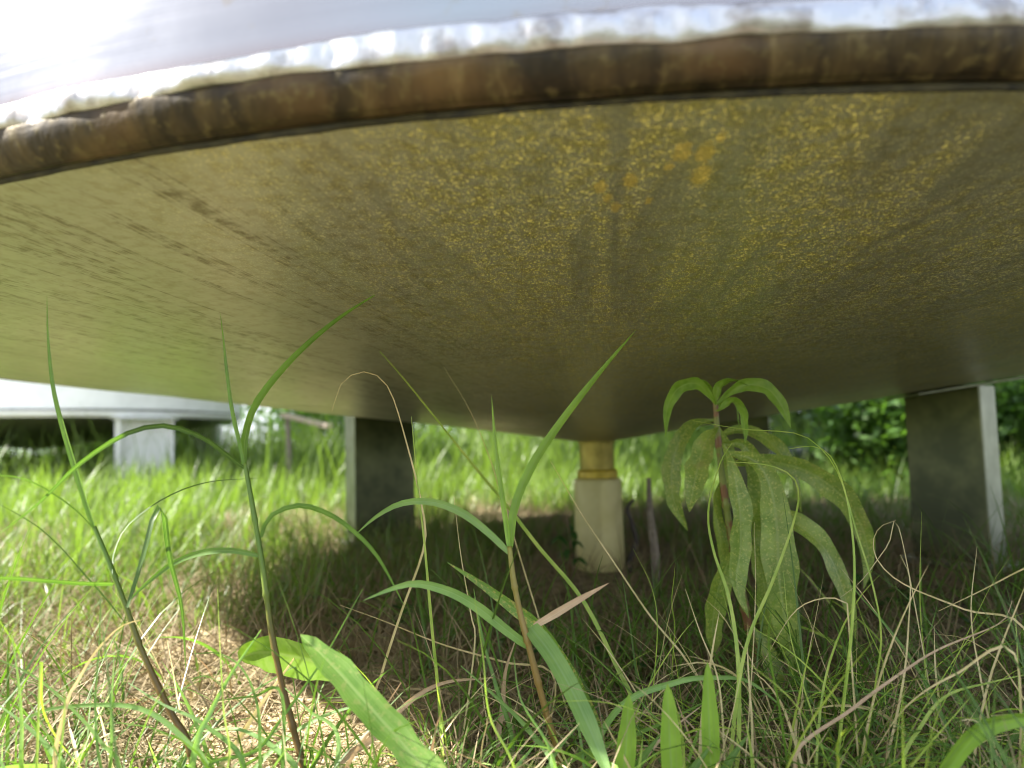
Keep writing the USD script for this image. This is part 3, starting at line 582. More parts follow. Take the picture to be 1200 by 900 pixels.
# 3 dry straw lying about
ms = []
x, y = wedge(6500, 1.0, 2.9, -50, -8, 0.9); keep = (patch(x, y, 3.0, 78) > 0.46); x, y = x[keep], y[keep]; n = len(x)
tag(stage.GetPrimAtPath(obj('thin_grass', blades(put(x, y), rng.uniform(0.04, 0.19, n), rng.uniform(0, 6.28, n), rng.uniform(0.05, 0.9, n), rng.uniform(0.2, 1.8, n), rng.uniform(0.0014, 0.0034, n), 5), M['grass_far'])), 'thin yellow green grass over the sunlit litter under the tank edge', 'grass', kind='stuff')
x, y = wedge(34000, 0.5, 4.0, -50, 48, 0.8)
keep = (patch(x, y, 2.2, 76) > np.where(x < -0.2, 0.3, 0.38)) & ((np.hypot(x + 0.36, y - 0.84) > 0.15) | (rng.random(len(x)) < 0.12)); x, y = x[keep], y[keep]; n = len(x)
ms.append(blades(put(x, y) + np.array([0, 0, 0.004]), rng.uniform(0.05, 0.20, n), rng.uniform(0, 6.28, n), rng.uniform(1.0, 1.62, n), rng.uniform(-0.3, 0.7, n), rng.uniform(0.0012, 0.0042, n), 4))
x, y = wedge(11000, 0.5, 3.6, -45, 45, 0.8); n = len(x)
ms.append(blades(put(x, y), rng.uniform(0.06, 0.2, n), rng.uniform(0, 6.28, n), rng.uniform(0.2, 1.2, n), rng.uniform(0.2, 1.8, n), rng.uniform(0.001, 0.0025, n), 6))
tag(stage.GetPrimAtPath(obj('dry_straw', merge(ms), M['straw'])), 'loose dead straw and stalks lying over the soil', 'straw', kind='stuff')

# ------------------------------------------------------------------ leaves and plants, one by one
def ribbon(P, width, prof='grass', n=18, m=4, fold=0.25, twist=0.0, wav=0.0, seed=0, facing=None):
    """leaf blade on the 3-D midrib P. fold lifts the edges into a V; twist (rad) turns it about the midrib along its length"""
    C = spline(P, n); s = np.linspace(0, 1, n)
    t = np.gradient(C, axis=0); t /= np.linalg.norm(t, axis=1)[:, None]
    face = np.array([0.25, -1.0, 0.25]) if facing is None else np.array(facing, float)
    a = np.cross(t, face); a /= np.linalg.norm(a, axis=1)[:, None]; nn = np.cross(a, t)
    tw = np.full(n, 0.0) + (np.linspace(twist[0], twist[1], n) if np.ndim(twist) else twist)
    a2 = a * np.cos(tw)[:, None] + nn * np.sin(tw)[:, None]; n2 = -a * np.sin(tw)[:, None] + nn * np.cos(tw)[:, None]
    if prof == 'grass': w = np.interp(s, [0, 0.06, 0.3, 0.65, 0.9, 1], [0.55, 0.8, 1.0, 0.75, 0.3, 0.02])
    elif prof == 'wisp': w = np.interp(s, [0, 0.5, 1], [1.0, 0.8, 0.15])
    elif prof == 'lance': w = np.interp(s, [0, 0.08, 0.3, 0.55, 0.8, 0.94, 1], [0.12, 0.3, 0.85, 1.0, 0.72, 0.25, 0.03])
    elif prof == 'round': w = np.sin(np.clip(s * 0.97 + 0.03, 0, 1) * math.pi) ** 0.55
    elif prof == 'strap': w = np.interp(s, [0, 0.1, 0.7, 0.93, 1], [0.8, 1.0, 0.95, 0.5, 0.03])
    q = np.random.default_rng(seed)
    ph = q.uniform(0, 6.28, 4)
    u = np.linspace(-1, 1, m + 1)
    V = np.zeros((n, m + 1, 3)); UV = np.zeros((n, m + 1, 2))
    for k, uu in enumerate(u):
        ed = 1 + wav * 0.25 * np.sin(s * 17 + ph[0] + (2.0 if uu > 0 else 0)) + wav * 0.2 * np.sin(s * 31 + ph[1] + uu)
        off = uu * w * width / 2 * ed
        lift = fold * abs(uu) * w * width / 2 + wav * width * 0.16 * uu * np.sin(s * 14 + ph[2] + uu * 1.3)
        V[:, k] = C + a2 * off[:, None] + n2 * lift[:, None]
        UV[:, k] = np.stack([np.full(n, (uu + 1) / 2), s], -1)
    i = np.arange(n * (m + 1)).reshape(n, m + 1)
    f = np.stack([i[:-1, :-1], i[1:, :-1], i[1:, 1:], i[:-1, 1:]], -1).reshape(-1, 4)
    return V.reshape(-1, 3), f, UV.reshape(-1, 2)
def leaf(parent, pts, wpx, mat, name='leaf', label=None, **kw):
    """pts: (px, py, depth) read off the photograph, with the depth chosen for the place; wpx: width in photo pixels at the middle depth"""
    d = np.mean([p[2] for p in pts])
    v, f, uv = ribbon([at(*p) for p in pts], wpx * d / FPX, **kw)
    return obj(name, (v, f), M[mat], parent, smooth=True, uv=uv, label=label)
def stem(parent, pts, wpx, mat, name='stem', **kw):
    P = [at(*p) for p in pts]; d = np.array([p[2] for p in pts])
    kw['n'] = 90; u = np.linspace(0, 1, 90)
    rad = np.interp(u, np.linspace(0, 1, np.size(wpx)), np.atleast_1d(wpx)) * np.interp(u, np.linspace(0, 1, len(d)), d) / FPX / 2
    for k, c in enumerate((0.16, 0.36, 0.52, 0.71, 0.86)):      # nodes, with the sheath above each a little wider
        rad = rad * (1 + 0.2 * np.exp(-((u - c) / 0.006) ** 2) + 0.16 * np.clip(1 - (c - u) / 0.12, 0, 1) * (u < c))
    return obj(name, tube(P, rad, **kw), M[mat], parent, smooth=True)
def root_of(pts):
    """carry a stem from its last drawn point down to the soil"""
    a, b = at(*pts[-2]), at(*pts[-1]); d = b - a; d /= np.linalg.norm(d)
    d = d * 0.5 + np.array([0, 0, -0.7]); g = b.copy()
    for _ in range(400):
        if g[2] < gz(g[0], g[1]) - 0.005: break
        g = g + d * 0.002
    return g
def to_px(P):
    q = P - CAM; z = q @ FW
    return (600 + FPX * (q @ RT) / z, 450 - FPX * (q @ UP) / z, z)
def D(pts, d0, d1=None):
    d1 = d0 if d1 is None else d1
    return [(x, y, d) for (x, y), d in zip(pts, np.linspace(d0, d1, len(pts)))]
def plant(name, label, cat, stem_pts):
    g = root_of(stem_pts)
    return thing(name, label, cat, g), stem_pts + [to_px(g)]

# plant A: leftmost tall stem
sA = D([(110, 617), (128, 660), (147, 710), (163, 755), (183, 800), (203, 840), (222, 878)], 0.66, 0.64)
A, sA = plant('tall_grass_plant', 'tall dark green grass stem leaning left, needle tip highest of all at far left', 'grass plant', sA)
stem(A, sA, [5, 6.5, 7.5, 8], 'stem', n=30)
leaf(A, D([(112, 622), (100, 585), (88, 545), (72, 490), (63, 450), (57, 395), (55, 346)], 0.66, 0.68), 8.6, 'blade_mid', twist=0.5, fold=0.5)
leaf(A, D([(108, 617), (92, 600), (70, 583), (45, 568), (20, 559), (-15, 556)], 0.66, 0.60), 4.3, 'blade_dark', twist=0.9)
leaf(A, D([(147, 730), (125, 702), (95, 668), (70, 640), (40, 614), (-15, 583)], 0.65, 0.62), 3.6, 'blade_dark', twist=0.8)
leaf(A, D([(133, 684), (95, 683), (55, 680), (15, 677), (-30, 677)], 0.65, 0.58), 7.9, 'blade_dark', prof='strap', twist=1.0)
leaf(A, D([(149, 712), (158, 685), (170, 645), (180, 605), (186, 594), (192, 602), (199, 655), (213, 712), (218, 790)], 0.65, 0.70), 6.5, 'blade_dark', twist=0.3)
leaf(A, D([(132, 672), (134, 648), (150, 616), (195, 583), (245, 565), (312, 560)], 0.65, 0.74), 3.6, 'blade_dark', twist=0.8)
# plant B
sB = D([(287, 543), (297, 600), (307, 660), (318, 740), (330, 800), (345, 860), (356, 905)], 0.70, 0.66)
B, sB = plant('tall_grass_plant', 'tall upright grass stem with long arching leaf and dark red foot', 'grass plant', sB)
stem(B, sB, [5, 6.5, 7.5, 8], 'stem', n=30)
leaf(B, D([(287, 550), (283, 525), (273, 480), (266, 430), (262, 395), (258, 366)], 0.70, 0.72), 6.5, 'blade_mid', twist=0.6, fold=0.5)
leaf(B, D([(286, 548), (287, 515), (298, 478), (325, 440), (362, 402), (403, 369), (452, 338)], 0.70, 0.80), 9.4, 'blade_mid', twist=0.2)
leaf(B, D([(287, 549), (262, 530), (240, 514), (210, 502), (180, 499), (140, 512), (90, 546), (45, 590), (-10, 632)], 0.70, 0.60), 6.5, 'blade_dark', twist=(0.3, 1.0))
leaf(B, D([(303, 651), (270, 645), (235, 648), (200, 662), (165, 690), (140, 716)], 0.69, 0.72), 7.2, 'blade', twist=0.2)
leaf(B, D([(306, 630), (316, 606), (345, 593), (372, 597), (405, 615), (442, 652), (476, 714)], 0.69, 0.78), 6.5, 'blade', twist=0.2)
# plant C
sC = D([(597, 640), (602, 680), (610, 720), (618, 750), (627, 785), (640, 835), (655, 888)], 0.72, 0.69)
C_, sC = plant('tall_grass_plant', 'grass plant with orange stem and wide pale bottom leaves before the drain pipe', 'grass plant', sC)
stem(C_, sC, [6, 7.5, 8, 7.5], 'stem_orange', n=30)
leaf(C_, D([(598, 642), (603, 595), (623, 547), (655, 498), (700, 440), (745, 387)], 0.72, 0.80), 11.0, 'blade_light', twist=0.3)
leaf(C_, D([(597, 645), (593, 610), (586, 560), (580, 510), (576, 463)], 0.72, 0.74), 6.8, 'blade_light', twist=0.5, fold=0.5)
leaf(C_, D([(597, 648), (570, 622), (540, 600), (505, 588), (470, 590), (440, 606), (415, 628)], 0.72, 0.78), 9.3, 'blade_blue', twist=0.3)
leaf(C_, D([(619, 758), (590, 736), (560, 712), (528, 694), (490, 684), (462, 689), (425, 704)], 0.71, 0.66), 12.8, 'blade_blue', twist=0.1)
leaf(C_, D([(622, 735), (645, 765), (668, 805), (690, 852), (716, 915)], 0.71, 0.60), 22.9, 'blade_blue', prof='strap', twist=0.0, label='wide pale bluish leaf')
leaf(C_, D([(705, 872), (692, 838), (665, 788), (632, 738), (598, 710), (560, 682), (524, 659)], 0.74, 0.76), 18.7, 'spotted', twist=0.2, label='speckled yellow green leaf')
leaf(C_, D([(626, 734), (650, 720), (682, 701), (714, 683)], 0.71, 0.70), 9.3, 'blade_tan', twist=0.2, label='dry tan leaf')
# plant D: broad leaves at the bottom
sD = D([(452, 862), (480, 905)], 0.60, 0.58)
D_, sD = plant('broadleaf_sprout', 'low sprout with a ragged wide green blade and one round pale leaf', 'plant', sD)
stem(D_, sD, [6, 7], 'stem')
leaf(D_, D([(520, 925), (488, 890), (448, 845), (408, 800), (378, 768), (352, 744)], 0.56, 0.62), 36, 'blade_wide', prof='strap', twist=-0.25, fold=0.35, wav=0.35, seed=4, n=26, label='ragged wide blade')
leaf(D_, D([(400, 790), (372, 776), (338, 768), (305, 764), (279, 772)], 0.68, 0.74), 48, 'broad_young', prof='round', twist=0.5, wav=0.12, seed=8, n=22, m=8, label='round pale leaf')
# plant E: drooping broad-leaved plant
sE = D([(838, 468), (842, 520), (852, 600), (868, 690), (885, 770), (893, 812)], 1.05, 1.02)
E_, sE = plant('broadleaf_plant', 'drooping plant with long pale speckled leaves under the tank right of the pipe', 'plant', sE)
stem(E_, sE, [6, 8, 10, 11], 'stem_red', n=26)
EL = [([(846, 520), (858, 545), (866, 590), (868, 640), (863, 685), (878, 724)], 52, 0.98, 0.93, 0.1, 'broad'),
      ([(850, 530), (885, 540), (904, 575), (911, 625), (913, 680), (924, 745), (931, 803)], 54, 1.0, 0.95, -0.15, 'broad'),
      ([(866, 612), (905, 605), (940, 618), (972, 652), (990, 700), (1004, 756)], 48, 1.0, 0.97, 0.25, 'broad'),
      ([(845, 545), (895, 540), (945, 552), (985, 580), (1010, 618), (1018, 655), (1012, 690)], 46, 1.08, 1.05, -0.35, 'broad'),
      ([(841, 500), (826, 520), (815, 560), (808, 600)], 36, 1.02, 0.97, -0.2, 'broad'),
      ([(842, 500), (852, 525), (848, 575), (840, 600)], 36, 1.08, 1.06, 0.4, 'broad'),
      ([(840, 492), (808, 500), (790, 535), (788, 580), (806, 622)], 36, 1.1, 1.08, -0.3, 'broad'),
      ([(862, 640), (845, 680), (836, 720), (834, 775)], 44, 1.0, 0.98, 0.3, 'broad'),
      ([(847, 520), (872, 522), (890, 560), (894, 620), (886, 668)], 40, 1.06, 1.04, -0.4, 'broad'),
      ([(848, 560), (838, 590), (846, 640), (850, 690), (842, 730)], 38, 1.05, 1.03, 0.4, 'broad'),
      ([(858, 630), (886, 650), (898, 700), (900, 740), (890, 775)], 42, 1.04, 1.03, -0.2, 'broad'),
      ([(842, 510), (870, 505), (905, 520), (930, 560), (938, 600)], 36, 1.10, 1.12, 0.35, 'broad'),
      ([(884, 735), (896, 760), (908, 790), (918, 822)], 34, 0.98, 0.95, 0.0, 'broad'),
      ([(839, 474), (818, 450), (795, 455), (782, 478), (779, 512)], 20, 1.03, 0.98, 0.3, 'broad_young'),
      ([(839, 474), (868, 452), (898, 455), (915, 474), (927, 502)], 20, 1.03, 1.0, -0.2, 'broad_young'),
      ([(838, 474), (842, 455), (858, 446), (876, 452)], 16, 1.04, 1.02, 0.6, 'broad_young'),
      ([(838, 474), (832, 455), (815, 446), (800, 452)], 16, 1.06, 1.08, -0.6, 'broad_young'),
      ([(840, 482), (858, 470), (870, 484), (873, 520)], 18, 1.0, 0.96, 0.3, 'broad_young'),
      ([(840, 482), (852, 468), (862, 476), (866, 500)], 12, 1.07, 1.09, 0.5, 'broad_young')]
for k, (p, w, d0, d1, tw, mt) in enumerate(EL):
    leaf(E_, D(p, d0, d1), w * ((0.56 + 0.24 * ((k * 37) % 10) / 9) if w > 30 else 0.85), mt, prof='lance', twist=(tw, tw * 1.8), fold=0.22, wav=0.36, seed=20 + k, n=24, m=6)

# shoots at the bottom edge
for k, (lab, pts, d0, w, mt) in enumerate([
        ('short bright grass shoot in the foreground beside the wide pale leaf', [(728, 930), (733, 880), (737, 813)], 0.62, 24, 'blade_light'),
        ('pointed bright grass shoot standing alone at the bottom edge', [(788, 930), (785, 870), (782, 801)], 0.60, 26, 'blade_light'),
        ('blunt upright green blade below the drooping plant', [(834, 930), (831, 850), (829, 776)], 0.62, 22, 'blade_light'),
        ('curved bright green blade arching in from the bottom right corner', [(1098, 925), (1112, 890), (1135, 862), (1165, 847), (1225, 838)], 0.55, 30, 'blade_light')]):
    g = at(*D(pts, d0)[0]); g[2] = gz(g[0], g[1]) - 0.003
    t = thing('grass_shoot', lab, 'grass shoot', g)
    P = [g] + [at(*p) for p in D(pts, d0)]
    v, f, uv = ribbon(P, w * d0 / FPX, prof='strap', twist=0.1 if k < 3 else -0.4, fold=0.4, n=22, seed=k)
    obj('blade', (v, f), M[mt], t, smooth=True, uv=uv)
    v, f, uv = ribbon([g, g + [0.01, 0.01, 0.05], g + [0.035, 0.015, 0.085]], w * 0.6 * d0 / FPX, twist=0.5, fold=0.4)
    obj('blade', (v, f), M['blade'], t, smooth=True, uv=uv)

# wispy tufts: named strands read off the photograph, each rooted in the soil
def tuft(label, strands, rootpx, rootd, extra=0, spread=0.03, seed=0, hmax=0.25, mats=('wisp', 'wisp_pale', 'blade', 'blade_tan'), wx=(0.0012, 0.003), name='grass_tuft'):
    g0 = at(*rootpx, rootd); g0[2] = gz(g0[0], g0[1])
    t = thing(name, label, 'grass tuft', g0)
    q = np.random.default_rng(seed)
    for pts, w, mt in strands:
        g = at(*pts[-1]); d = g - CAM; off = g - g0; off[2] = 0
        r = g0 + off * 0.5 + np.array([q.normal(0, 0.008), q.normal(0, 0.008), 0]); r[2] = gz(r[0], r[1]) - 0.004
        P = [at(*p) for p in pts]
        if P[-1][2] > r[2] + 0.015: P = P + [r]
        v, f, uv = ribbon(P[::-1], w * np.mean([p[2] for p in pts]) / FPX, prof='wisp', n=34, m=2, fold=0.3, twist=q.uniform(-0.8, 0.8))
        obj('blade', (v, f), M[mt], t, smooth=True, uv=uv)
    for _ in range(extra):
        r = g0 + np.array([q.normal(0, spread), q.normal(0, spread), 0]); r[2] = gz(r[0], r[1]) - 0.004
        a = q.uniform(0, 6.28); ln = q.uniform(0.35, 1.25) * hmax; le = q.uniform(0.02, 0.55); cu = q.uniform(0.2, 2.8)
        P = [r]; ph = le
        for s in range(6):
            ph += cu / 6; a += q.normal(0, 0.15)
            P.append(P[-1] + ln / 6 * np.array([math.sin(ph) * math.cos(a), math.sin(ph) * math.sin(a), math.cos(ph)]))
        for pnt in P[1:]: pnt[2] = max(pnt[2], gz(pnt[0], pnt[1]) + 0.004)
        v, f, uv = ribbon(P, q.uniform(*wx), prof='grass', n=14, m=2, fold=0.3, twist=q.uniform(-1, 1))
        obj('blade', (v, f), M[mats[q.integers(len(mats))]], t, smooth=True, uv=uv)
    return t
tuft('wispy tuft with two long hooked strands looping above the speckled leaves', [
    (D([(812, 493), (870, 503), (932, 508), (962, 526), (984, 560), (1003, 622), (1022, 685), (1032, 745), (1024, 810), (1010, 905)], 0.80, 0.66), 5, 'wisp'),
    (D([(925, 526), (952, 523), (972, 533), (986, 562), (996, 605), (1001, 665), (997, 745), (985, 850), (981, 905)], 0.78, 0.66), 5, 'wisp'),
    (D([(1055, 650), (1066, 678), (1065, 725), (1058, 800), (1035, 905)], 0.72, 0.66), 3.5, 'wisp_pale'),
    (D([(892, 780), (930, 718), (965, 701), (990, 706), (994, 725)], 0.72, 0.70), 2.5, 'wisp_pale'),
    ], (1005, 930), 0.64, 26, 0.05, 1, 0.22)
tuft('wispy tuft whose thin strands curl inward over the middle drooping leaf', [
    (D([(853, 541), (900, 545), (928, 558), (936, 580), (930, 612), (906, 680), (880, 740), (866, 800), (856, 905)], 0.80, 0.66), 4.5, 'wisp'),
    (D([(858, 519), (845, 540), (833, 580), (830, 612), (838, 652), (852, 692), (862, 745), (866, 810), (862, 905)], 0.80, 0.66), 5, 'wisp'),
    (D([(884, 612), (885, 700), (880, 800), (872, 905)], 0.76, 0.66), 2.2, 'wisp_pale'),
    (D([(918, 670), (925, 740), (940, 800), (965, 905)], 0.74, 0.66), 4, 'wisp'),
    (D([(803, 690), (820, 740), (842, 800), (850, 905)], 0.74, 0.66), 3, 'wisp_pale'),
    ], (862, 935), 0.64, 38, 0.035, 2, 0.2, wx=(0.0014, 0.0036))
tuft('tangled tuft of pale bleached stalks at the far right', [
    (D([(1050, 610), (1031, 618), (1023, 638), (1032, 662), (1062, 686), (1130, 714), (1205, 746)], 0.80, 0.72), 3, 'wisp_pale'),
    (D([(1100, 716), (1150, 692), (1205, 664), (1230, 660)], 0.72, 0.66), 4, 'wisp_pale'),
    (D([(1186, 704), (1172, 730), (1102, 760), (1060, 786), (1000, 830), (930, 893)], 0.70, 0.62), 4.5, 'blade_tan'),
    (D([(995, 683), (1050, 748), (1082, 795), (1108, 850), (1130, 905)], 0.78, 0.66), 7, 'blade'),
    (D([(1145, 640), (1138, 720), (1150, 800), (1168, 905)], 0.74, 0.66), 2.5, 'wisp_pale'),
    (D([(1080, 600), (1078, 700), (1084, 780), (1095, 905)], 0.90, 0.70), 2.2, 'wisp'),
    (D([(1210, 775), (1170, 800), (1150, 840), (1148, 905)], 0.70, 0.62), 6, 'wisp'),
    (D([(985, 700), (1010, 680), (1040, 640), (1055, 625)], 0.80, 0.82), 2.2, 'wisp_pale'),
    ], (1120, 930), 0.66, 40, 0.07, 3, 0.2)
tuft('thin straight stalk with hooked hair-fine strand left of the orange stem', [
    (D([(482, 488), (490, 570), (498, 640), (507, 740), (515, 820), (519, 905)], 0.80, 0.70), 5.5, 'wisp'),
    (D([(389, 482), (402, 447), (430, 436), (456, 456), (478, 525), (494, 592), (497, 640), (470, 718), (447, 790), (440, 830)], 0.86, 0.78), 3.2, 'wisp_pale'),
    (D([(532, 582), (540, 650), (552, 720), (556, 760)], 0.86, 0.80), 2.4, 'wisp_pale'),
    (D([(555, 690), (566, 750), (580, 800), (600, 880)], 0.78, 0.72), 6, 'blade'),
    ], (516, 935), 0.68, 22, 0.04, 4, 0.16, mats=('blade_tan', 'wisp_pale', 'wisp', 'blade'))
tuft('slender grass leaning back against the sunlit gap, crossing behind the orange stem', [
    (D([(437, 403), (470, 440), (512, 492), (560, 552), (592, 590), (632, 642), (682, 702), (722, 780), (748, 840)], 1.05, 0.80), 5, 'wisp'),
    (D([(645, 540), (680, 600), (720, 660), (762, 722), (805, 775), (830, 830)], 0.95, 0.80), 2.8, 'wisp_pale'),
    (D([(742, 643), (764, 690), (770, 740), (763, 830), (758, 900)], 0.82, 0.74), 3, 'wisp'),
    (D([(520, 430), (550, 480), (575, 540), (590, 590)], 1.1, 1.02), 2, 'wisp_pale'),
    ], (752, 915), 0.72, 24, 0.045, 5, 0.15)
tuft('dry tan blades lying across the shaded soil before the orange stem', [
    (D([(603, 753), (592, 788), (588, 835), (584, 860)], 0.78, 0.76), 9, 'blade_tan'),
    (D([(578, 794), (520, 800), (480, 822), (440, 862), (398, 905)], 0.74, 0.66), 10, 'blade_tan'),
    (D([(398, 709), (450, 728), (520, 756), (590, 776), (650, 796)], 0.86, 0.78), 3.5, 'wisp_pale'),
    (D([(540, 780), (580, 815), (620, 855), (650, 905)], 0.72, 0.64), 10, 'blade_blue'),
    (D([(830, 820), (790, 840), (740, 862), (660, 895)], 0.70, 0.66), 12, 'blade_blue'),
    (D([(930, 840), (880, 800), (840, 794), (790, 800), (720, 835)], 0.72, 0.68), 9, 'blade_blue'),
    ], (570, 925), 0.68, 26, 0.06, 6, 0.14, mats=('blade_tan', 'wisp_pale', 'blade_tan', 'wisp'))
LEFT = {0: [([(-20, 765), (40, 792), (85, 830), (120, 870), (140, 910)], 9, 'blade_blue'), ([(134, 764), (131, 830), (128, 910)], 9, 'blade_mid'),
            ([(14, 745), (22, 800), (26, 850), (27, 910)], 7, 'blade_light'), ([(-15, 880), (40, 837), (110, 826), (170, 832), (218, 868), (238, 910)], 8, 'blade_blue'),
            ([(-10, 820), (30, 850), (60, 880), (75, 910)], 8, 'blade'), ([(100, 905), (70, 870), (50, 830), (48, 780)], 5, 'wisp')],
        1: [([(176, 724), (142, 734), (112, 764), (90, 800), (78, 826), (66, 910)], 6, 'wisp_pale'), ([(306, 738), (272, 788), (245, 838), (228, 882)], 9, 'blade_blue'),
            ([(150, 800), (190, 825), (240, 850), (285, 905)], 7, 'blade'), ([(255, 690), (258, 760), (262, 830), (266, 905)], 4, 'wisp'), ([(118, 700), (116, 760), (112, 830), (120, 905)], 4, 'blade')],
        2: [([(228, 766), (258, 766), (286, 786), (303, 832), (306, 905)], 6, 'blade'), ([(334, 806), (362, 832), (398, 872)], 11, 'blade_blue'),
            ([(238, 857), (280, 855), (320, 876), (348, 910)], 9, 'blade_blue'), ([(250, 822), (296, 816), (332, 820)], 8, 'blade'),
            ([(425, 690), (380, 770), (330, 842), (300, 880), (240, 905)], 5, 'blade'), ([(470, 800), (430, 860), (400, 910)], 8, 'blade_tan')],
        3: [([(602, 770), (610, 820), (640, 870), (652, 910)], 7, 'blade_blue'), ([(556, 700), (566, 770), (574, 840), (604, 905)], 4, 'wisp'), ([(690, 880), (705, 895), (722, 912)], 16, 'blade_light')],
        5: [([(1205, 790), (1160, 800), (1110, 815), (1080, 850), (1060, 905)], 5, 'wisp'), ([(1190, 720), (1194, 800), (1200, 905)], 3, 'wisp'), ([(1010, 905), (1060, 830), (1120, 790), (1190, 770)], 4, 'wisp_pale')]}
for k, (lab, px, py, d, ex, sp, hm, mats) in enumerate([
        ('lush bluish green tuft in the bottom left corner', 60, 935, 0.62, 42, 0.05, 0.19, ('blade', 'blade_blue', 'blade_light', 'wisp_pale')),
        ('bluish tuft at the foot of the leftmost tall stem', 190, 935, 0.62, 40, 0.045, 0.17, ('blade_blue', 'blade', 'blade_blue', 'wisp_pale')),
        ('sparse tuft of curved blades over the bare tan patch', 330, 940, 0.64, 12, 0.05, 0.09, ('blade_blue', 'blade', 'wisp_pale', 'blade_dark')),
        ('small leafy tuft sprouting in front of the bottom middle soil', 660, 940, 0.62, 30, 0.05, 0.13, ('blade_blue', 'wisp', 'blade_tan', 'blade')),
        ('thin green tuft under the pointed shoots at the bottom', 800, 940, 0.60, 30, 0.05, 0.14, ('wisp', 'blade_light', 'wisp_pale', 'blade')),
        ('dense fine tuft filling the bottom right corner', 1170, 940, 0.62, 40, 0.06, 0.16, ('wisp', 'blade', 'wisp_pale', 'blade_dark')),
        ('fine pale tangle at the bottom under the drooping plant', 930, 945, 0.64, 75, 0.055, 0.2, ('wisp', 'wisp_pale', 'wisp', 'blade_mid')),
        ('fine yellow green tangle between the speckled leaves and the far right stalks', 1045, 900, 0.74, 75, 0.065, 0.22, ('wisp', 'wisp_pale', 'wisp', 'blade_mid')),
        ('fine tangle of thin green strands right of the orange stem foot', 720, 900, 0.74, 60, 0.055, 0.19, ('wisp', 'wisp_pale', 'blade_mid', 'wisp')),
        ('fine bright green tangle between the two pointed shoots and the corner blade', 880, 930, 0.76, 60, 0.07, 0.21, ('wisp', 'wisp', 'wisp_pale', 'blade_mid')),
        ('thin tangle of tan and green strands left of the orange stem foot', 500, 930, 0.68, 60, 0.05, 0.17, ('wisp_pale', 'wisp', 'blade_tan', 'blade_mid')),
        ('low tuft in dappled light left of the round pale leaf', 230, 800, 0.98, 26, 0.06, 0.16, ('blade', 'blade_light', 'wisp_pale', 'blade_tan')),
        ('low dark tuft in the shade right of the drooping plant', 1080, 790, 1.02, 30, 0.07, 0.18, ('blade_dark', 'blade', 'wisp_pale', 'wisp'))]):
    tuft(lab, [(D(p, d + 0.02, d - 0.02), w, mt) for p, w, mt in LEFT.get(k, [])], (px, py), d, ex, sp, 40 + k, hm, mats, (0.0008, 0.0024) if 'tangle' in lab else (0.0014, 0.0052))

# dead leaves flattened on the ground
def dry_pile(label, px, py, n, spread, ln, w, seed):
    g = ground_at(px, py); q = np.random.default_rng(seed)
    t = thing('dry_leaf_litter', label, 'dead leaves', g)
    for k in range(n):
        c = g + np.array([q.normal(0, spread), q.normal(0, spread * 1.3), 0]); a = q.normal(0.3, 0.7); L2 = ln * q.uniform(0.6, 1.3)
        P = []
        for s in np.linspace(-0.5, 0.5, 7):
            a2 = a + s * q.normal(0, 0.5); e = c + L2 * s * np.array([math.cos(a2), math.sin(a2), 0])
            e[2] = gz(e[0], e[1]) + 0.004 + 0.00012 * k + 0.006 * q.random(); P.append(e)
        v, f, uv = ribbon(P, w * q.uniform(0.5, 1.2), prof='strap', n=16, fold=-0.25, wav=0.2, twist=q.normal(0, 0.25), facing=(0, -0.3, 1), seed=seed + k)
        obj('dead_leaf', (v, f), M['dead'], t, smooth=True, uv=uv)
M['dead'] = leaf_mat('dead_leaf', [(0.3, (0.34, 0.25, 0.125)), (0.7, (0.52, 0.41, 0.23))], (1.2, 1.1, 0.9), 'noise', vein=((0.68, 0.56, 0.36), 0.5, (20.0, 0.8, 1.0)), tfac=0.12, rough=0.6)
dry_pile('flattened sunlit tan leaves on the ground behind the ragged wide blade', 340, 850, 60, 0.06, 0.10, 0.0042, 3)
dry_pile('curled grey tan dead leaves between the two left stems', 235, 765, 26, 0.05, 0.12, 0.006, 60)
# small ground leaves in the shade
def small_leaves(x, y, n, spread, size, hmax, q):
    ms = []
    for _ in range(n):
        px, py = x + q.normal(0, spread), y + q.normal(0, spread)
        c = np.array([px, py, gz(px, py) + q.uniform(0.01, hmax)]); a = q.uniform(0, 6.28); s = q.uniform(0.6, 1.2) * size
        u = np.array([math.cos(a), math.sin(a), q.normal(0, 0.4)]); w = np.cross(u, [q.normal(0, 0.3), q.normal(0, 0.3), 1]); w /= np.linalg.norm(w)
        dn = np.array([0, 0, -0.15 * s])
        v = np.array([c - u * s, c - u * s * 0.4 + w * s * 0.42, c + u * s * 0.4 + w * s * 0.42, c + u * s + dn, c + u * s * 0.4 - w * s * 0.42, c - u * s * 0.4 - w * s * 0.42])
        ms.append((v, np.array([[0, 1, 2, 5], [5, 2, 4, 4], [2, 3, 4, 4]])))
    v, f = merge(ms)
    f3 = np.vstack([f[:, [0, 1, 2]], f[:, [0, 2, 3]]]); f3 = f3[(f3[:, 0] != f3[:, 1]) & (f3[:, 1] != f3[:, 2]) & (f3[:, 0] != f3[:, 2])]
    return v, f3
q = np.random.default_rng(99)
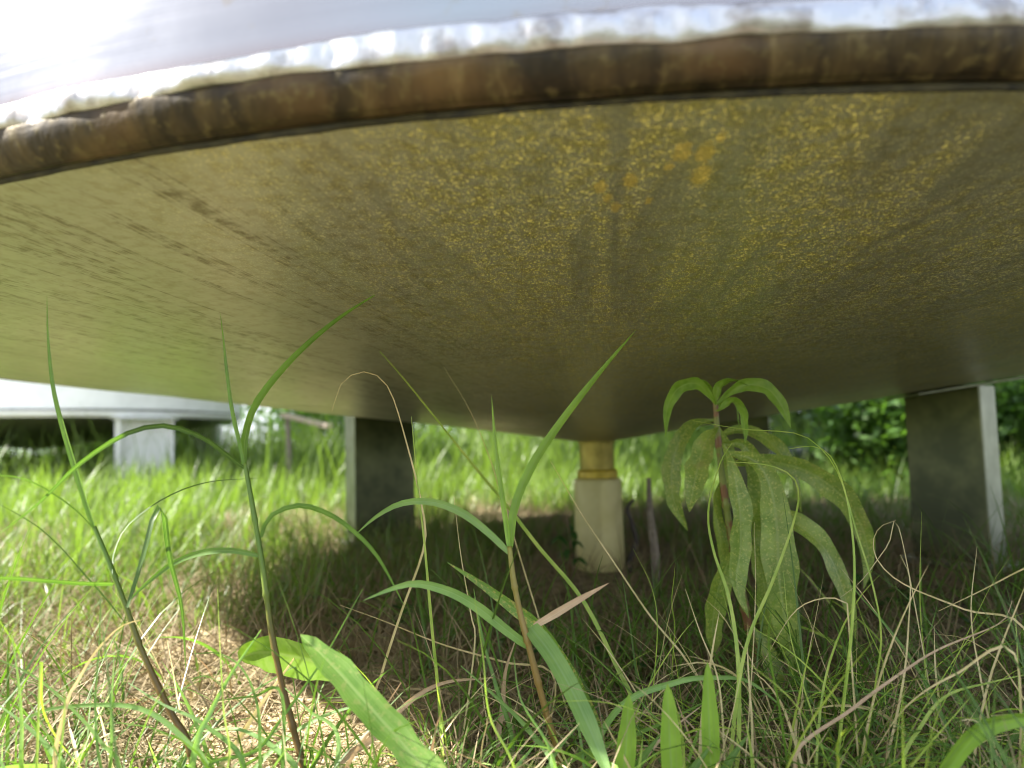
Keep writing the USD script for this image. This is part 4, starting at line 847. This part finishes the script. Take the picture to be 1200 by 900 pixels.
for lab, px, py, nn, sp, sz in [('small clump of dark rounded ground leaves in shade between the tall stems', 440, 735, 40, 0.045, 0.014),
                                ('low leafy weed near the pipe foot in deep shade', 690, 775, 40, 0.05, 0.012),
                                ('small leafy weed in shade beneath the right leg', 1040, 720, 46, 0.08, 0.016)]:
    g = ground_at(px, py)
    t = thing('ground_weed', lab, 'weed', g)
    obj('foliage', small_leaves(g[0], g[1], nn, sp, sz, 0.05, q), M['cover'], t)
    for _ in range(4):
        e = g + np.array([q.normal(0, sp * 0.6), q.normal(0, sp * 0.6), 0.04])
        obj('stem', tube([g, (g + e) / 2 + [0, 0, 0.015], e], [0.0016, 0.001], 8, 5), M['stem'], t)
# little plant against the pipe
g = ground_at(688, 668) ; g[:2] = [TC[0] - 0.075, TC[1] - 0.12]; g[2] = gz(g[0], g[1])
t = thing('pipe_weed', 'dark leafy weed climbing against the pale drain pipe', 'weed', g)
obj('stem', tube([g, g + [0.005, 0, 0.08], g + [-0.005, 0.0, 0.15]], [0.003, 0.002], 10, 6), M['stem'], t)
for k in range(7):
    a = k * 2.3; z = 0.02 + k * 0.013
    b = g + np.array([0.0, 0.0, z]); e = b + np.array([math.cos(a) * 0.045, math.sin(a) * 0.03, 0.005]); mm = (b + e) / 2 + [0, 0, 0.018]
    v, f, uv = ribbon([b, mm, e], 0.017, prof='lance', n=10, fold=0.2, seed=k, facing=(0.1, -0.5, 0.9))
    obj('leaf', (v, f), M['cover'], t, smooth=True, uv=uv)
# twig, boards, pipe
pts = [at(737, 660, 1.9), at(745, 635, 1.9), at(740, 612, 1.9), at(735, 596, 1.9), at(742, 586, 1.92)]
tw = obj('twig', tube(pts[::-1] + [np.array([pts[0][0] + .01, pts[0][1], -0.01])], [0.004, 0.007, 0.008], 24, 7), M['twig'], smooth=True)
tag(stage.GetPrimAtPath(tw), 'black crooked twig standing beside the drain pipe', 'twig')
pts = [at(760, 560, 1.7), at(762, 600, 1.7), at(768, 650, 1.7)]; b = pts[-1].copy(); b[2] = gz(b[0], b[1]) - 0.01
st = obj('dead_stalk', tube(pts + [b], [0.005, 0.009, 0.010], 16, 7), M['stalk'], smooth=True)
tag(stage.GetPrimAtPath(st), 'grey dead stalk upright right of the drain pipe', 'stalk')
def rail(label, p0, p1, d0, d1, w, th_):
    """a weathered rail propped on a short stake"""
    a, b = at(*p0, d0), at(*p1, d1); ux = (b - a); ln = np.linalg.norm(ux); ux /= ln
    uy = np.cross([0, 0, 1.0], ux); uy /= np.linalg.norm(uy); uz = np.cross(ux, uy); m = (a + b) / 2
    t = thing('low_rail', label, 'rail', (m[0], m[1], float(gz(m[0], m[1]))))
    obj('board', box_mesh(m, ux, uy, uz, ln, w, th_, 0.004), M['wood'], t)
    for sg in (-0.4,):
        c = m + ux * ln * sg - uz * (th_ / 2); z0 = float(gz(c[0], c[1])) - 0.05
        obj('stake', tube([np.array([c[0], c[1], z0]), np.array([c[0] + 0.01, c[1], (z0 + c[2]) / 2]), c], [0.022, 0.018], 6, 7), M['stalk'], t)
rail('weathered rail slanting down toward the left rear leg above the sunlit grass', (332, 486), (386, 500), 5.2, 4.9, 0.06, 0.03)
a, b = at(868, 536, 4.4), at(1064, 528, 4.7)
pp = thing('ground_pipe', 'grey pipe lying on low blocks in the dim growth behind the drooping plant', 'pipe', (a + b) / 2)
obj('pipe', tube([a, (a + b) / 2, b], [0.045, 0.045], 6, 14), M['grey'], pp, smooth=True)
for s in (0.12, 0.88):
    c = a + (b - a) * s; zt = c[2] - 0.046; z0 = gz(c[0], c[1]) - 0.02
    obj('block', box_mesh(np.array([c[0], c[1], (zt + z0) / 2]), np.array([1, 0, 0.]), np.array([0, 1, 0.]), np.array([0, 0, 1.]), 0.12, 0.2, zt - z0, 0.006), M['grey'], pp)

# ------------------------------------------------------------------ shrubs and trees beyond
def leaf_cloud(c, rx, rz, n, size, q, clumps=26):
    k = q.normal(0, 1, (clumps, 3)); k /= np.linalg.norm(k, axis=1)[:, None]
    k = c + k * np.array([rx, rx, rz]) * q.uniform(0.45, 0.95, (clumps, 1))
    p = k[q.integers(clumps, size=n)] + q.normal(0, 1, (n, 3)) * np.array([rx, rx, rz]) * 0.20
    p[:, 2] = np.maximum(p[:, 2], 0.03)
    a = q.normal(0, 1, (n, 3)); a[:, 2] *= 0.6; a /= np.linalg.norm(a, axis=1)[:, None]
    b = np.cross(a, q.normal(0, 1, (n, 3)) + [0, 0, 1.2]); b /= np.linalg.norm(b, axis=1)[:, None]
    s = (size * q.uniform(0.6, 1.3, n))[:, None]
    v = np.stack([p - a * s, p + b * s * 0.4, p + a * s, p - b * s * 0.4], 1).reshape(-1, 3)
    return v, np.arange(4 * n).reshape(n, 4)
q = np.random.default_rng(5)
def shrub(x, y, rx, h, n, mat, label, size=0.06):
    z = float(gz(x, y)); t = thing('shrub', label, 'shrub', (x, y, z))
    obj('foliage', leaf_cloud(np.array([x, y, h * 0.5]), rx, h * 0.52, n, size, q), M[mat], t)
    for k in range(5):
        a = q.uniform(0, 6.28); e = np.array([x + math.cos(a) * rx * 0.5, y + math.sin(a) * rx * 0.5, h * q.uniform(0.5, 0.8)])
        s = np.array([x + q.normal(0, 0.05), y + q.normal(0, 0.05), z - 0.02])
        obj('stem', tube([s, (s + e) / 2 + [0, 0, 0.1], e], [0.018, 0.008], 8, 6), M['bark'], t)
def tree(x, y, h, cr, n, mat, label):
    z = float(gz(x, y)); t = thing('tree', label, 'tree', (x, y, z))
    top = np.array([x + q.normal(0, 0.2), y + q.normal(0, 0.2), h * 0.75])
    tr = obj('trunk', tube([np.array([x, y, z - 0.1]), np.array([x + 0.06, y, h * 0.35]), top], [h * 0.026, h * 0.018, h * 0.006], 20, 10), M['bark'], t, smooth=True)
    for k in range(7):
        a = k * 2.4; s = np.array([x, y, h * (0.34 + 0.05 * k)]); e = s + np.array([math.cos(a) * cr * 0.75, math.sin(a) * cr * 0.75, h * 0.16])
        obj('limb', tube([s, (s + e) / 2 + [0, 0, 0.15], e], [h * 0.009, h * 0.003], 10, 6), M['bark'], tr, smooth=True)
    obj('crown', leaf_cloud(np.array([x, y, h * 0.68]), cr, h * 0.34, n, 0.12, q, 50), M[mat], t)
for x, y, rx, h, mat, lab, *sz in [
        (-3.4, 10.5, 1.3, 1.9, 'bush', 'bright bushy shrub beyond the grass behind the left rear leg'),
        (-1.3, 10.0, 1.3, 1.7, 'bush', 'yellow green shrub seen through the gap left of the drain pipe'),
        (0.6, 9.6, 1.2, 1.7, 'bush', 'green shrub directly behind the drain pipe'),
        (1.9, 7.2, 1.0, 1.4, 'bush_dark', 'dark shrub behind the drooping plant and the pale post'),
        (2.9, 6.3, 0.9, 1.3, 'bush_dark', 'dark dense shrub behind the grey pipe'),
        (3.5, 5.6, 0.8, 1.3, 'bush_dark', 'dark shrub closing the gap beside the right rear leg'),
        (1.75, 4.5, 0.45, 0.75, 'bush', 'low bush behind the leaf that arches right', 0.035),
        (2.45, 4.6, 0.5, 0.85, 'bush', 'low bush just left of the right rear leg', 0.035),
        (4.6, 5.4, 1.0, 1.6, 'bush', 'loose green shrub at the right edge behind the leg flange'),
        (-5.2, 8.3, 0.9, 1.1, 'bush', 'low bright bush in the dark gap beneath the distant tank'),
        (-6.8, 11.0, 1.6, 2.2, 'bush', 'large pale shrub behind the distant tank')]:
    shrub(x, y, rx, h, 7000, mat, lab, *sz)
for x, y, h, cr, mat, lab in [(5.2, 9.0, 6.5, 2.4, 'bush_dark', 'dark tree beyond the right end of the tank'),
                              (2.4, 12.0, 7.5, 2.8, 'bush_dark', 'tall dark tree hidden by the tank behind the shrubs'),
                              (-2.5, 15.0, 7.0, 2.6, 'bush', 'light green tree far behind the left rear leg'),
                              (7.5, 3.5, 6.0, 2.2, 'bush_dark', 'dark tree standing outside the tank on the shaded side'),
                              (-1.62, 5.85, 4.4, 1.9, 'bush', 'low crowned tree added to shade the right background, trunk behind the left rear leg')]:  # last tree is added: its unseen crown shades the right background
    tree(x, y, h, cr, 9000, mat, lab)
